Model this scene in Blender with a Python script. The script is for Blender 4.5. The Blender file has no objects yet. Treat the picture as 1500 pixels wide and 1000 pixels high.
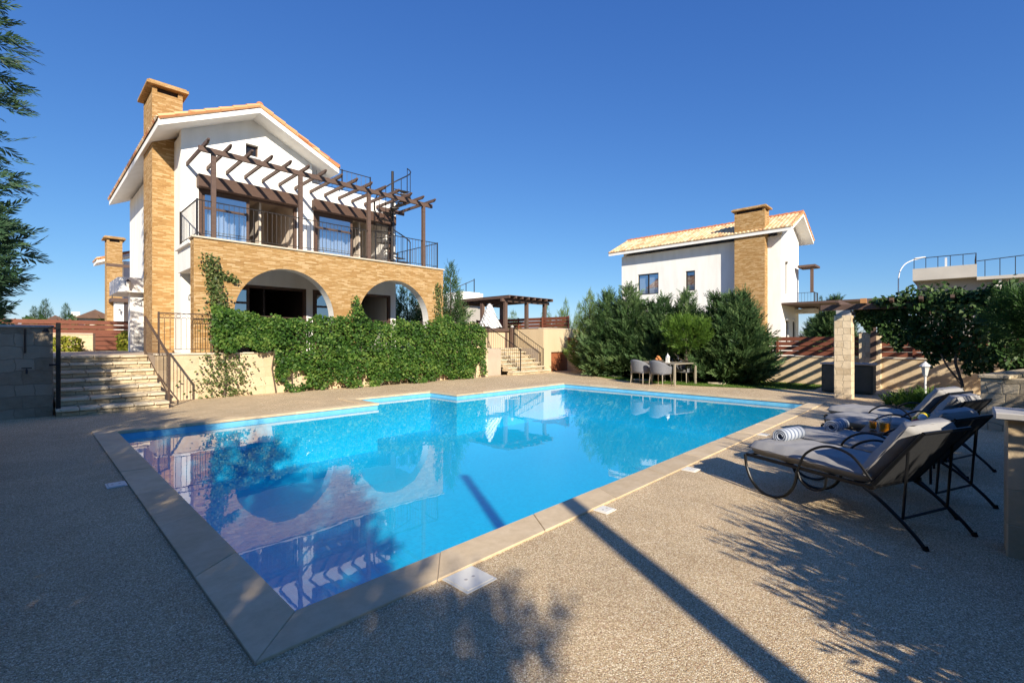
import bpy, math, random
import numpy as np
from mathutils import Vector, Matrix
PI = math.pi
rad = math.radians
sc = bpy.context.scene
C = sc.collection

# ------------------------------------------------------------------ camera
cd = bpy.data.cameras.new("camera")
cam = bpy.data.objects.new("camera", cd)
C.objects.link(cam)
cam.location = (0, 0, 1.5)
cam.rotation_euler = (rad(90), 0, rad(-46.065))
cd.sensor_width = 36
cd.lens = 685 / 1500 * 36
cd.shift_y = -2 / 1500
cd.clip_start = 0.05
cd.clip_end = 3000
sc.camera = cam
# ------------------------------------------------------------------ sky and sun
SUN_EL, SUN_AZ = 27.4, 61.0          # light travels horizontally along (cos 61, sin 61)
Lh = (math.cos(rad(SUN_AZ)), math.sin(rad(SUN_AZ)))
to_sun = Vector((-Lh[0] * math.cos(rad(SUN_EL)), -Lh[1] * math.cos(rad(SUN_EL)), math.sin(rad(SUN_EL))))
w = bpy.data.worlds.new("World")
sc.world = w
w.use_nodes = True
wn = w.node_tree.nodes
wl = w.node_tree.links
sky = wn.new("ShaderNodeTexSky")
sky.sky_type = 'NISHITA'
sky.sun_disc = False
sky.sun_elevation = rad(SUN_EL)
sky.sun_rotation = math.atan2(to_sun.x, to_sun.y)
sky.altitude = 0
sky.air_density = 1.0
sky.dust_density = 0.0
sky.ozone_density = 10.0
sep = wn.new("ShaderNodeSeparateColor"); cmb = wn.new("ShaderNodeCombineColor")   # deepen the blue
wl.new(sky.outputs[0], sep.inputs[0])
for i, (g_, k_) in enumerate(((1.04, 1.19), (.88, 1.365), (.59, 2.46))):
    p_ = wn.new("ShaderNodeMath"); p_.operation = 'POWER'; p_.inputs[1].default_value = g_
    m_ = wn.new("ShaderNodeMath"); m_.operation = 'MULTIPLY'; m_.inputs[1].default_value = k_
    wl.new(sep.outputs[i], p_.inputs[0]); wl.new(p_.outputs[0], m_.inputs[0]); wl.new(m_.outputs[0], cmb.inputs[i])
wl.new(cmb.outputs[0], wn["Background"].inputs[0])
wn["Background"].inputs[1].default_value = 0.075
sd = bpy.data.lights.new("sun", 'SUN')
sd.energy = 5.0
sd.angle = rad(0.53)
sd.color = (1.0, 0.92, 0.79)
sun = bpy.data.objects.new("sun", sd)
C.objects.link(sun)
sun.rotation_euler = to_sun.to_track_quat('Z', 'Y').to_euler()
sun.location = (-10, -20, 30)
sc.view_settings.view_transform = 'Standard'
sc.view_settings.look = 'None'
sc.view_settings.gamma = 1
sc.view_settings.use_curve_mapping = False
sc.view_settings.exposure = 0.6
sc.render.engine = 'CYCLES'
sc.cycles.use_denoising = True
sc.cycles.max_bounces = 10
sc.cycles.transparent_max_bounces = 16
sc.cycles.caustics_reflective = False

# ------------------------------------------------------------------ helpers
class MB:
    """collects shapes; build() links them as one mesh object"""
    def __init__(s):
        s.V = []; s.F = []; s.UV = None
    def add(s, vs, fs):
        o = len(s.V); s.V += [tuple(v) for v in vs]; s.F += [tuple(i + o for i in f) for f in fs]
        return s
    def box(s, x0, y0, z0, x1, y1, z1):
        v = [(x0,y0,z0),(x1,y0,z0),(x1,y1,z0),(x0,y1,z0),(x0,y0,z1),(x1,y0,z1),(x1,y1,z1),(x0,y1,z1)]
        return s.add(v, [(0,3,2,1),(4,5,6,7),(0,1,5,4),(1,2,6,5),(2,3,7,6),(3,0,4,7)])
    def beam(s, p0, p1, wd, ht, up=(0,0,1)):
        p0 = Vector(p0); p1 = Vector(p1); d = (p1 - p0).normalized(); up = Vector(up)
        if abs(d.dot(up)) > .98: up = Vector((0,1,0))
        r = d.cross(up).normalized() * wd / 2; u = r.normalized().cross(d).normalized() * ht / 2
        v = [p0-r-u, p0+r-u, p0+r+u, p0-r+u, p1-r-u, p1+r-u, p1+r+u, p1-r+u]
        return s.add(v, [(3,2,1,0),(4,5,6,7),(0,1,5,4),(1,2,6,5),(2,3,7,6),(3,0,4,7)])
    def tube(s, pts, r, n=8, cap=True):
        pts = [Vector(p) for p in pts]
        rs = r if isinstance(r, (list, tuple)) else [r] * len(pts)
        vs = []; fs = []; prev = None
        for i, p in enumerate(pts):
            a = pts[max(i-1, 0)]; b = pts[min(i+1, len(pts)-1)]
            d = (b - a).normalized()
            if prev is None:
                up = Vector((0,0,1)) if abs(d.z) < .9 else Vector((1,0,0))
                x = d.cross(up).normalized()
            else:
                x = (prev - d * prev.dot(d)).normalized()
            prev = x; y = d.cross(x)
            for k in range(n):
                t = 2 * PI * k / n
                vs.append(p + (x * math.cos(t) + y * math.sin(t)) * rs[i])
        for i in range(len(pts)-1):
            for k in range(n):
                fs.append((i*n+k, i*n+(k+1) % n, (i+1)*n+(k+1) % n, (i+1)*n+k))
        if cap:
            fs.append(tuple(reversed(range(n)))); fs.append(tuple(range((len(pts)-1)*n, len(pts)*n)))
        return s.add(vs, fs)
    def lathe(s, prof, cx=0, cy=0, n=20):
        vs = []; fs = []
        for (r, z) in prof:
            for k in range(n):
                t = 2*PI*k/n; vs.append((cx + r*math.cos(t), cy + r*math.sin(t), z))
        for i in range(len(prof)-1):
            for k in range(n):
                fs.append((i*n+k, i*n+(k+1) % n, (i+1)*n+(k+1) % n, (i+1)*n+k))
        if prof[0][0] > 0: fs.append(tuple(reversed(range(n))))
        if prof[-1][0] > 0: fs.append(tuple(range((len(prof)-1)*n, len(prof)*n)))
        return s.add(vs, fs)
    def prism(s, poly, y0, y1, plane='xz'):
        """polygon (ccw) in xz extruded along y, or in yz extruded along x, or xy along z"""
        n = len(poly)
        if plane == 'xz': vs = [(a, y0, b) for a, b in poly] + [(a, y1, b) for a, b in poly]
        elif plane == 'yz': vs = [(y0, a, b) for a, b in poly] + [(y1, a, b) for a, b in poly]
        else: vs = [(a, b, y0) for a, b in poly] + [(a, b, y1) for a, b in poly]
        fs = [tuple(range(n)), tuple(reversed(range(n, 2*n)))]
        for i in range(n):
            j = (i+1) % n; fs.append((i, i+n, j+n, j))
        if plane != 'xz': fs = [tuple(reversed(f)) for f in fs]
        if plane == 'yz': fs = [tuple(reversed(f)) for f in fs]
        if plane == 'yz': fs = [tuple(reversed(f)) for f in fs]
        return s.add(vs, fs)
    def grid_wall(s, axis, p0, p1, a0, a1, z0, z1, holes=()):
        """wall slab; axis 'x': runs along x between y=p0..p1; 'y': runs along y between x=p0..p1; holes (a0,a1,z0,z1)"""
        As = sorted({a0, a1, *[h[0] for h in holes], *[h[1] for h in holes]})
        Zs = sorted({z0, z1, *[h[2] for h in holes], *[h[3] for h in holes]})
        As = [a for a in As if a0 <= a <= a1]; Zs = [z for z in Zs if z0 <= z <= z1]
        for i in range(len(As)-1):
            run = None
            for j in range(len(Zs)-1):
                ca = (As[i]+As[i+1])/2; cz = (Zs[j]+Zs[j+1])/2
                solid = not any(h[0] < ca < h[1] and h[2] < cz < h[3] for h in holes)
                if solid:
                    if run is None: run = Zs[j]
                if run is not None and (not solid or j == len(Zs)-2):
                    e = Zs[j+1] if solid else Zs[j]
                    if axis == 'x': s.box(As[i], p0, run, As[i+1], p1, e)
                    else: s.box(p0, As[i], run, p1, As[i+1], e)
                    run = None
        return s
    def build(s, name, mat=None, parent=None, loc=None, bevel=0, smooth=False, seg=1):
        o = Vector((0,0,0))
        if parent is not None:
            r = parent
            while r.parent: r = r.parent
            o = Vector(r.location)
        elif loc is not None:
            o = Vector(loc)
        me = bpy.data.meshes.new(name)
        me.from_pydata([(v[0]-o.x, v[1]-o.y, v[2]-o.z) for v in s.V], [], s.F)
        uv = me.uv_layers.new(name="UVMap")
        if s.UV is not None:
            uv.data.foreach_set("uv", np.array(s.UV, dtype=np.float32).ravel())
        else:
            me.update()
            dat = np.zeros((len(me.loops), 2), dtype=np.float32)
            for p in me.polygons:
                n = p.normal
                if abs(n.z) > .8:
                    for li in p.loop_indices:
                        v = s.V[me.loops[li].vertex_index]; dat[li] = (v[0], v[1])
                else:
                    h = math.hypot(n.x, n.y) or 1; tx, ty = -n.y/h, n.x/h
                    for li in p.loop_indices:
                        v = s.V[me.loops[li].vertex_index]; dat[li] = (v[0]*tx + v[1]*ty, v[2])
            uv.data.foreach_set("uv", dat.ravel())
        if smooth:
            me.polygons.foreach_set("use_smooth", [True]*len(me.polygons))
        me.update()
        ob = bpy.data.objects.new(name, me)
        C.objects.link(ob)
        if mat: me.materials.append(mat)
        if parent is not None: ob.parent = parent
        elif loc is not None: ob.location = o
        if bevel:
            b = ob.modifiers.new("bevel", 'BEVEL'); b.width = bevel; b.segments = seg; b.limit_method = 'ANGLE'
            b.angle_limit = rad(40)
        return ob

def thing(name, label, cat, loc=(0,0,0), group=None):
    o = bpy.data.objects.new(name, None); C.objects.link(o); o.location = loc
    o.empty_display_size = .2
    o['label'] = label; o['category'] = cat
    if group: o['group'] = group
    return o
def tag(o, label, cat, group=None):
    o['label'] = label; o['category'] = cat
    if group: o['group'] = group
    return o
def kind(o, k='structure'):
    o['kind'] = k; return o
def share(name, src, parent, loc=(0,0,0), rotz=0):
    o = bpy.data.objects.new(name, src.data); C.objects.link(o); o.parent = parent; o.location = loc
    o.rotation_euler = (0,0,rotz); return o
def copy_tree(o, parent=None):
    c = o.copy(); C.objects.link(c)
    if parent is not None: c.parent = parent
    for ch in list(o.children): copy_tree(ch, c)
    return c

# ------------------------------------------------------------------ materials
class NT:
    def __init__(s, name):
        s.m = bpy.data.materials.new(name); s.m.use_nodes = True
        s.t = s.m.node_tree; s.b = s.t.nodes["Principled BSDF"]; s.o = s.t.nodes["Material Output"]
    def n(s, typ, ins=None, **kw):
        x = s.t.nodes.new(typ)
        for k, v in kw.items(): setattr(x, k, v)
        for k, v in (ins or {}).items():
            if hasattr(v, 'is_output'): s.t.links.new(v, x.inputs[k])
            else: x.inputs[k].default_value = v
        return x
    def l(s, a, b): s.t.links.new(a, b)
    def ramp(s, fac, stops):
        r = s.n("ShaderNodeValToRGB", {0: fac})
        e = r.color_ramp.elements
        while len(e) < len(stops): e.new(.5)
        for i, (p, c) in enumerate(stops):
            e[i].position = p; e[i].color = (*c, 1)
        return r.outputs[0]
    def mix(s, fac, a, b, mode='MIX'):
        x = s.n("ShaderNodeMix", data_type='RGBA', blend_type=mode)
        for i, v in ((0, fac), (6, a), (7, b)):
            if hasattr(v, 'is_output'): s.l(v, x.inputs[i])
            elif i == 0: x.inputs[0].default_value = v
            else: x.inputs[i].default_value = (*v, 1)
        return x.outputs[2]
    def bump(s, h, strength=.3, dist=.01):
        b = s.n("ShaderNodeBump", {'Height': h, 'Strength': strength, 'Distance': dist})
        s.l(b.outputs[0], s.b.inputs['Normal'])
    def coord(s, which='Object'):
        return s.n("ShaderNodeTexCoord").outputs[which]
    def noise(s, vec, scale, detail=4, rough=.55):
        return s.n("ShaderNodeTexNoise", {'Vector': vec, 'Scale': scale, 'Detail': detail, 'Roughness': rough}).outputs[0]
    def set(s, **kw):
        for k, v in kw.items():
            k = {'rough': 'Roughness', 'metal': 'Metallic', 'spec': 'Specular IOR Level', 'color': 'Base Color'}.get(k, k)
            if hasattr(v, 'is_output'): s.l(v, s.b.inputs[k])
            elif k == 'Base Color': s.b.inputs[k].default_value = (*v, 1)
            else: s.b.inputs[k].default_value = v
        return s

def simple(name, c1, c2=None, scale=6, rough=.7, bump=0., bscale=60, metal=0., spec=.4, dist=.004):
    t = NT(name); co = t.coord()
    if c2 is None: c2 = tuple(x*.85 for x in c1)
    t.set(color=t.ramp(t.noise(co, scale), [(.3, c1), (.7, c2)]), rough=rough, metal=metal, spec=spec)
    if bump: t.bump(t.noise(co, bscale, 3), bump, dist)
    return t.m

def plaster(name, c):
    t = NT(name); co = t.coord()
    st = t.n("ShaderNodeMapping", {'Vector': co, 'Scale': (1.2, 1.2, .25)}).outputs[0]
    a = t.ramp(t.noise(st, 2.2, 6), [(.3, tuple(x*k for x, k in zip(c, (.91,.90,.885)))), (.6, c)])
    t.set(color=a, rough=.85, spec=.2); t.bump(t.noise(co, 90, 4), .25, .004); return t.m

def brickwork(name):
    t = NT(name); uv = t.coord('UV')
    wob = t.n("ShaderNodeVectorMath", {0: t.n("ShaderNodeTexNoise", {'Vector': uv, 'Scale': 3.0}).outputs[1], 1: (.5,.5,.5)}, operation='SUBTRACT').outputs[0]
    wob = t.n("ShaderNodeVectorMath", {0: wob, 3: .02}, operation='SCALE').outputs[0]
    v2 = t.n("ShaderNodeVectorMath", {0: uv, 1: wob}, operation='ADD').outputs[0]
    b = t.n("ShaderNodeTexBrick", {'Vector': v2, 'Color1': (0,0,0,1), 'Color2': (1,1,1,1), 'Mortar': (.35,.35,.35,1), 'Scale': 1,
            'Mortar Size': .003, 'Mortar Smooth': .6, 'Brick Width': .21, 'Row Height': .046}, offset=.43, squash=1.6, squash_frequency=3)
    n1 = t.noise(uv, 2.0, 5, .65)
    st = t.n("ShaderNodeMapping", {'Vector': uv, 'Scale': (3, 14, 1)}).outputs[0]
    n2 = t.noise(st, 1.6, 5, .7)
    f = t.n("ShaderNodeMath", {0: t.n("ShaderNodeMath", {0: b.outputs[0], 1: .36}, operation='MULTIPLY').outputs[0], 1: t.n("ShaderNodeMath", {0: n2, 1: .85}, operation='MULTIPLY').outputs[0]}, operation='ADD').outputs[0]
    c = t.ramp(f, [(.18, (.20,.095,.036)), (.40, (.34,.185,.064)), (.58, (.42,.25,.094)), (.8, (.60,.41,.21))])
    c = t.mix(t.ramp(n1, [(.4, (0,0,0)), (.75, (.5,.5,.5))]), c, (.49,.28,.105))
    c = t.mix(b.outputs[1], c, (.42,.24,.10))
    t.set(color=c, rough=.85, spec=.2)
    h = t.n("ShaderNodeMath", {0: n2, 1: b.outputs[1]}, operation='SUBTRACT').outputs[0]
    t.bump(h, .7, .02); return t.m

def rubble(name, c, scale=2.6, joint=.03, jc=None, sat=1., stretch=1.7, contrast=.25):
    t = NT(name); uv = t.coord('UV')
    mp = t.n("ShaderNodeMapping", {'Vector': uv, 'Scale': (1, stretch, 1)}).outputs[0]
    nz = t.n("ShaderNodeTexNoise", {'Vector': uv, 'Scale': 3.0}).outputs[1]
    mp = t.n("ShaderNodeVectorMath", {0: mp, 1: t.n("ShaderNodeVectorMath", {0: nz, 3: .25}, operation='SCALE').outputs[0]}, operation='ADD').outputs[0]
    vo = t.n("ShaderNodeTexVoronoi", {'Vector': mp, 'Scale': scale, 'Randomness': .85}, voronoi_dimensions='2D', distance='CHEBYCHEV')
    ve = t.n("ShaderNodeTexVoronoi", {'Vector': mp, 'Scale': scale, 'Randomness': .85}, voronoi_dimensions='2D', feature='DISTANCE_TO_EDGE')
    rnd = t.n("ShaderNodeSeparateColor", {0: vo.outputs['Color']}).outputs[0]
    n2 = t.noise(uv, 9, 6, .65)
    f = t.n("ShaderNodeMath", {0: t.n("ShaderNodeMath", {0: rnd, 1: .5}, operation='MULTIPLY').outputs[0], 1: t.n("ShaderNodeMath", {0: n2, 1: .5}, operation='MULTIPLY').outputs[0]}, operation='ADD').outputs[0]
    d = tuple(x*(1-contrast)*(1, .93, .82)[i] for i, x in enumerate(c)); l = tuple(min(1, x*1.12) for x in c)
    col = t.ramp(f, [(.2, d), (.5, c), (.8, l)])
    e = t.ramp(ve.outputs[0], [(0, (1,1,1)), (joint, (0,0,0))])
    jc = jc or tuple(x*.72 for x in c)
    col = t.mix(e, col, jc)
    t.set(color=col, rough=.9, spec=.15)
    h = t.n("ShaderNodeMath", {0: t.n("ShaderNodeMath", {0: n2, 1: .8}, operation='MULTIPLY').outputs[0], 1: e}, operation='SUBTRACT').outputs[0]
    t.bump(h, .6, .02); return t.m

def ashlar(name, c, bw=.34, rh=.19, joint=.5, contrast=.25, mort=.006, bump=.7):
    t = NT(name); uv = t.coord('UV')
    nz = t.n("ShaderNodeTexNoise", {'Vector': uv, 'Scale': 4.5, 'Detail': 3}).outputs[1]
    v2 = t.n("ShaderNodeVectorMath", {0: uv, 1: t.n("ShaderNodeVectorMath", {0: nz, 3: .12}, operation='SCALE').outputs[0]}, operation='ADD').outputs[0]
    b = t.n("ShaderNodeTexBrick", {'Vector': v2, 'Color1': (0,0,0,1), 'Color2': (1,1,1,1), 'Mortar': (.5,.5,.5,1), 'Scale': 1, 'Mortar Size': mort, 'Mortar Smooth': .6,
            'Brick Width': bw, 'Row Height': rh}, offset=.37, squash=.62, squash_frequency=2)
    n2 = t.noise(uv, 7, 7, .7); n3 = t.noise(uv, 1.3, 4)
    f = t.n("ShaderNodeMath", {0: t.n("ShaderNodeMath", {0: b.outputs[0], 1: .42}, operation='MULTIPLY').outputs[0], 1: t.n("ShaderNodeMath", {0: n2, 1: .6}, operation='MULTIPLY').outputs[0]}, operation='ADD').outputs[0]
    d = tuple(x*(1-contrast)*(1, .93, .84)[i] for i, x in enumerate(c)); l = tuple(min(1, x*1.13) for x in c)
    col = t.ramp(f, [(.2, d), (.5, c), (.8, l)])
    col = t.mix(1., col, t.ramp(n3, [(.3, (.9,.89,.87)), (.7, (1.05,1.04,1.02))]), 'MULTIPLY')
    mf = t.n("ShaderNodeMath", {0: b.outputs[1], 1: joint}, operation='MULTIPLY').outputs[0]
    col = t.mix(mf, col, tuple(x*.55 for x in c))
    t.set(color=col, rough=.9, spec=.15)
    h = t.n("ShaderNodeMath", {0: n2, 1: b.outputs[1]}, operation='SUBTRACT').outputs[0]
    t.bump(h, bump, .02); return t.m

def deck_mat():
    t = NT("exposed_aggregate"); co = t.coord()
    v = t.n("ShaderNodeTexVoronoi", {'Vector': co, 'Scale': 190, 'Randomness': 1})
    r = t.n("ShaderNodeSeparateColor", {0: v.outputs['Color']})
    c = t.ramp(r.outputs[0], [(0, (.23,.155,.085)), (.2, (.49,.35,.195)), (.5, (.63,.475,.275)), (.75, (.74,.58,.35)), (.93, (.98,.87,.64))])
    c = t.mix(t.ramp(r.outputs[1], [(.82, (0,0,0)), (.9, (.6,.6,.6))]), c, (.40,.20,.13))
    big = t.ramp(t.noise(co, .55, 5, .6), [(.3, (.86,.85,.83)), (.7, (1.1,1.07,1.02))])
    c = t.mix(1., c, big, 'MULTIPLY')
    stn = t.ramp(t.noise(co, 2.4, 6, .65), [(.35, (.88,.87,.86)), (.6, (1,1,1))])
    c = t.mix(1., c, stn, 'MULTIPLY')
    t.set(color=c, rough=.75, spec=.3)
    h = t.n("ShaderNodeMath", {0: 1., 1: v.outputs['Distance']}, operation='SUBTRACT').outputs[0]
    t.bump(h, .55, .006); return t.m

def coping_mat():
    t = NT("coping_stone"); co = t.coord()
    n = t.noise(co, 3.2, 6, .6)
    c = t.ramp(n, [(.3, (.60,.46,.28)), (.55, (.68,.53,.34)), (.75, (.74,.60,.41))])
    tn = t.n("ShaderNodeAttribute", attribute_name="tone").outputs[2]
    c = t.mix(1., c, t.ramp(tn, [(0, (.86,.85,.83)), (1, (1.08,1.07,1.05))]), 'MULTIPLY')
    c = t.mix(1., c, t.ramp(t.noise(co, 14, 6, .7), [(.3, (.88,.87,.85)), (.6, (1,1,1))]), 'MULTIPLY')
    t.set(color=c, rough=.6, spec=.35); t.bump(t.noise(co, 70, 4), .15, .003); return t.m

def leafmat(name, dark, mid, light, rough=.5, trans=.25):
    t = NT(name)
    a = t.n("ShaderNodeAttribute", attribute_name="tone").outputs[2]
    c = t.ramp(a, [(0, dark), (.5, mid), (1, light)])
    t.set(color=c, rough=rough, spec=.22)
    tr = t.n("ShaderNodeBsdfTranslucent", {0: c})
    mx = t.n("ShaderNodeMixShader", {0: trans, 1: t.b.outputs[0], 2: tr.outputs[0]})
    t.l(mx.outputs[0], t.o.inputs[0]); return t.m

def tile_mat(stops=((0, (.50,.17,.07)), (.25, (.62,.27,.11)), (.5, (.70,.38,.17)), (.75, (.74,.48,.25)), (1, (.80,.60,.38)))):
    t = NT("barrel_tile"); uv = t.coord('UV')
    fl = t.n("ShaderNodeVectorMath", {0: uv}, operation='FLOOR').outputs[0]
    wn_ = t.n("ShaderNodeTexWhiteNoise", {'Vector': fl}, noise_dimensions='2D').outputs[0]
    c = t.ramp(wn_, list(stops))
    n = t.noise(t.coord(), 14, 4)
    c = t.mix(t.ramp(n, [(.5, (0,0,0)), (.8, (.35,.35,.35))]), c, (.45,.26,.16))
    t.set(color=c, rough=.8, spec=.25); return t.m

def water_mat():
    t = NT("pool_water"); co = t.coord()
    h = t.n("ShaderNodeMath", {0: t.noise(co, 1.1, 2, .5), 1: t.n("ShaderNodeMath", {0: t.noise(co, 5., 2, .5), 1: .12}, operation='MULTIPLY').outputs[0]}, operation='ADD').outputs[0]
    b = t.n("ShaderNodeBump", {'Height': h, 'Strength': .13, 'Distance': .02})
    ge = t.n("ShaderNodeNewGeometry")                 # Schlick reflectance, the same from above and below
    dt = t.n("ShaderNodeVectorMath", {0: ge.outputs['Incoming'], 1: b.outputs[0]}, operation='DOT_PRODUCT').outputs['Value']
    om = t.n("ShaderNodeMath", {0: 1., 1: t.n("ShaderNodeMath", {0: dt}, operation='ABSOLUTE').outputs[0]}, operation='SUBTRACT').outputs[0]
    p5 = t.n("ShaderNodeMath", {0: om, 1: 5.}, operation='POWER').outputs[0]
    fr = t.n("ShaderNodeMath", {0: p5, 1: .98, 2: .02}, operation='MULTIPLY_ADD')
    rf = t.n("ShaderNodeBsdfTransparent", {'Color': (.90,.98,1,1)})
    gl = t.n("ShaderNodeBsdfGlossy", {'Color': (1,1,1,1), 'Roughness': 0.0, 'Normal': b.outputs[0]})
    mx = t.n("ShaderNodeMixShader", {0: fr.outputs[0], 1: rf.outputs[0], 2: gl.outputs[0]})
    t.t.nodes.remove(t.b); t.l(mx.outputs[0], t.o.inputs[0]); return t.m

def pool_tile_mat():
    t = NT("pool_mosaic"); uv = t.coord('UV')
    b = t.n("ShaderNodeTexBrick", {'Vector': uv, 'Color1': (0,0,0,1), 'Color2': (1,1,1,1), 'Mortar': (.5,.5,.5,1), 'Scale': 1, 'Mortar Size': .002,
            'Brick Width': .05, 'Row Height': .05}, offset=0)
    n = t.noise(t.coord(), .8, 4)
    c = t.ramp(b.outputs[0], [(0, (.002,.40,.66)), (1, (.004,.49,.76))])
    c = t.mix(t.ramp(n, [(.3, (0,0,0)), (.7, (.5,.5,.5))]), c, (.003,.50,.74))
    c = t.mix(b.outputs[1], c, (.05,.50,.72))
    t.set(color=c, rough=.35, spec=.3); return t.m

def glass_mat(name, refl=.35, tint=(.75,.82,.85)):
    t = NT(name)
    tr = t.n("ShaderNodeBsdfTransparent", {0: (*tint, 1)})
    gl = t.n("ShaderNodeBsdfGlossy", {'Color': (.9,.95,1,1), 'Roughness': .01})
    mx = t.n("ShaderNodeMixShader", {0: refl, 1: tr.outputs[0], 2: gl.outputs[0]})
    t.t.nodes.remove(t.b); t.l(mx.outputs[0], t.o.inputs[0]); return t.m

def clear_glass():
    t = NT("drinking_glass")
    lw_ = t.n("ShaderNodeLayerWeight", {0: .35}).outputs[1]
    fr = t.n("ShaderNodeMath", {0: t.n("ShaderNodeMath", {0: lw_, 1: 3.}, operation='POWER').outputs[0], 1: .7, 2: .05}, operation='MULTIPLY_ADD')
    tr = t.n("ShaderNodeBsdfTransparent", {0: (.95,.97,.97,1)})
    gl = t.n("ShaderNodeBsdfGlossy", {'Roughness': .02})
    mx = t.n("ShaderNodeMixShader", {0: fr.outputs[0], 1: tr.outputs[0], 2: gl.outputs[0]})
    t.t.nodes.remove(t.b); t.l(mx.outputs[0], t.o.inputs[0]); return t.m

def wood(name, c, c2, rough=.6):
    t = NT(name); co = t.coord('UV')
    n = t.noise(t.n("ShaderNodeMapping", {'Vector': co, 'Scale': (3, 30, 1)}).outputs[0], 1.5, 5, .6)
    t.set(color=t.ramp(n, [(.3, c), (.7, c2)]), rough=rough, spec=.35); t.bump(n, .2, .004); return t.m

def towel_mat():
    t = NT("striped_towel"); co = t.coord()
    sx = t.n("ShaderNodeSeparateXYZ", {0: co}).outputs[0]
    wv = t.n("ShaderNodeMath", {0: t.n("ShaderNodeMath", {0: sx, 1: 95.}, operation='MULTIPLY').outputs[0]}, operation='SINE').outputs[0]
    c = t.ramp(wv, [(.40, (.42,.45,.50)), (.62, (.15,.18,.25))])
    t.set(color=c, rough=.95, spec=.1); t.bump(t.noise(co, 300, 2), .5, .004); return t.m

def weave_mat():
    t = NT("grey_weave"); uv = t.coord('UV')
    ch = t.n("ShaderNodeTexChecker", {'Vector': uv, 'Color1': (.24,.24,.25,1), 'Color2': (.12,.12,.13,1), 'Scale': 45})
    t.set(color=ch.outputs[0], rough=.75, spec=.3); return t.m

def stripe_canvas():
    t = NT("striped_canvas"); co = t.coord()
    s_ = t.n("ShaderNodeSeparateXYZ", {0: co})
    a = t.n("ShaderNodeMath", {0: s_.outputs[2], 1: t.n("ShaderNodeMath", {0: s_.outputs[0], 1: s_.outputs[1]}, operation='SUBTRACT').outputs[0]}, operation='ADD').outputs[0]
    wv = t.n("ShaderNodeMath", {0: t.n("ShaderNodeMath", {0: a, 1: 26.}, operation='MULTIPLY').outputs[0]}, operation='SINE').outputs[0]
    t.set(color=t.ramp(wv, [(.76, (.78,.77,.74)), (.82, (.06,.06,.06))]), rough=.9); return t.m

M = {}
M['white'] = plaster("white_render", (.90,.87,.81))
M['beige'] = plaster("interior_plaster", (.62,.52,.42))
M['cream'] = plaster("cream_render", (.62,.48,.30))
M['brick'] = brickwork("ochre_stone_slips")
M['stone'] = ashlar("cream_cladding", (.64,.50,.32), .52, .27, .28, .16, .005, .4)
M['stone_rough'] = ashlar("rubble_stone", (.50,.42,.30), .30, .17, .7, .45, .010)
M['stone_steps'] = ashlar("step_stone", (.60,.48,.31), .26, .08, .8, .5, .010)
M['stone_pier'] = ashlar("pier_stone", (.72,.57,.38), .24, .17, .55, .32, .007)
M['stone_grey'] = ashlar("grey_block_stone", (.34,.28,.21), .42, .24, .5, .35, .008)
M['cap'] = simple("stone_cap", (.66,.56,.42), (.56,.47,.35), 5, .7, .2, 50)
M['greycap'] = simple("concrete_cap", (.46,.43,.40), (.38,.36,.33), 5, .8, .2, 50)
M['deck'] = deck_mat()
M['coping'] = coping_mat()
M['terrace'] = simple("terrace_paving", (.52,.42,.31), (.44,.35,.26), 2, .75, .2, 40)
M['earth'] = simple("dry_ground", (.28,.21,.12), (.20,.17,.08), .3, .95, .4, 8)
M['lawn'] = simple("lawn_soil", (.10,.17,.03), (.14,.20,.04), 3, .9, .3, 60)
M['timber'] = wood("dark_timber", (.085,.05,.036), (.15,.095,.07))
M['shutter'] = wood("brown_frame", (.075,.04,.026), (.12,.07,.048))
M['slat'] = wood("red_brown_slat", (.15,.048,.026), (.22,.075,.042))
M['door_red'] = wood("rust_door", (.28,.09,.035), (.34,.12,.05))
M['sunlit_wood'] = wood("sunlit_timber_end", (.45,.20,.07), (.55,.27,.1))  # orange sunlight on the timber end, put into the colour
M['iron'] = simple("wrought_iron", (.035,.032,.03), (.055,.045,.04), 20, .45, .1, 90, .6)
M['iron_brown'] = simple("brown_iron", (.10,.065,.045), (.14,.09,.06), 20, .5, .1, 90, .4)
M['black'] = simple("lounger_iron", (.012,.012,.013), (.02,.02,.02), 30, .38, 0, 60, .5)
M['alu'] = simple("beige_aluminium", (.50,.43,.32), (.45,.38,.28), 20, .4, 0, 60, .4)
M['cushion'] = simple("grey_cushion", (.35,.335,.32), (.30,.29,.28), 12, .95, .5, 500, spec=.15, dist=.002)
M['cushion_back'] = simple("black_sling", (.02,.02,.022), (.03,.03,.03), 40, .8, .3, 400)
M['towel'] = towel_mat()
M['weave'] = weave_mat()
M['canvas'] = stripe_canvas()
M['tile'] = tile_mat()
M['tile_pale'] = tile_mat([(0, (.60,.34,.17)), (.3, (.72,.48,.25)), (.6, (.78,.57,.32)), (1, (.82,.66,.42))])
M['tile_red'] = simple("ridge_tile", (.50,.15,.06), (.62,.24,.10), 6, .8, .2, 40)
M['mosaic'] = pool_tile_mat()
M['band'] = simple("waterline_band", (.14,.46,.66), (.20,.54,.72), 9, .3)
M['water'] = water_mat()
M['glass'] = glass_mat("window_glass", .5, (.85,.9,.95))
M['darkglass'] = glass_mat("dark_window_glass", .38, (.35,.38,.4))
M['clear'] = clear_glass()
M['cabinet_door'] = simple('cabinet_door', (.06,.07,.06), (.08,.09,.08), 5, .7)
M['darkpane'] = simple('dark_pane', (.012,.013,.015), (.02,.02,.022), 4, .12)
M['curtain'] = simple("pale_curtain", (.72,.76,.80), (.66,.70,.75), 3, .95)
M['darkroom'] = simple("dark_interior", (.05,.035,.03), (.035,.025,.022), 4, .9)
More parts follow.
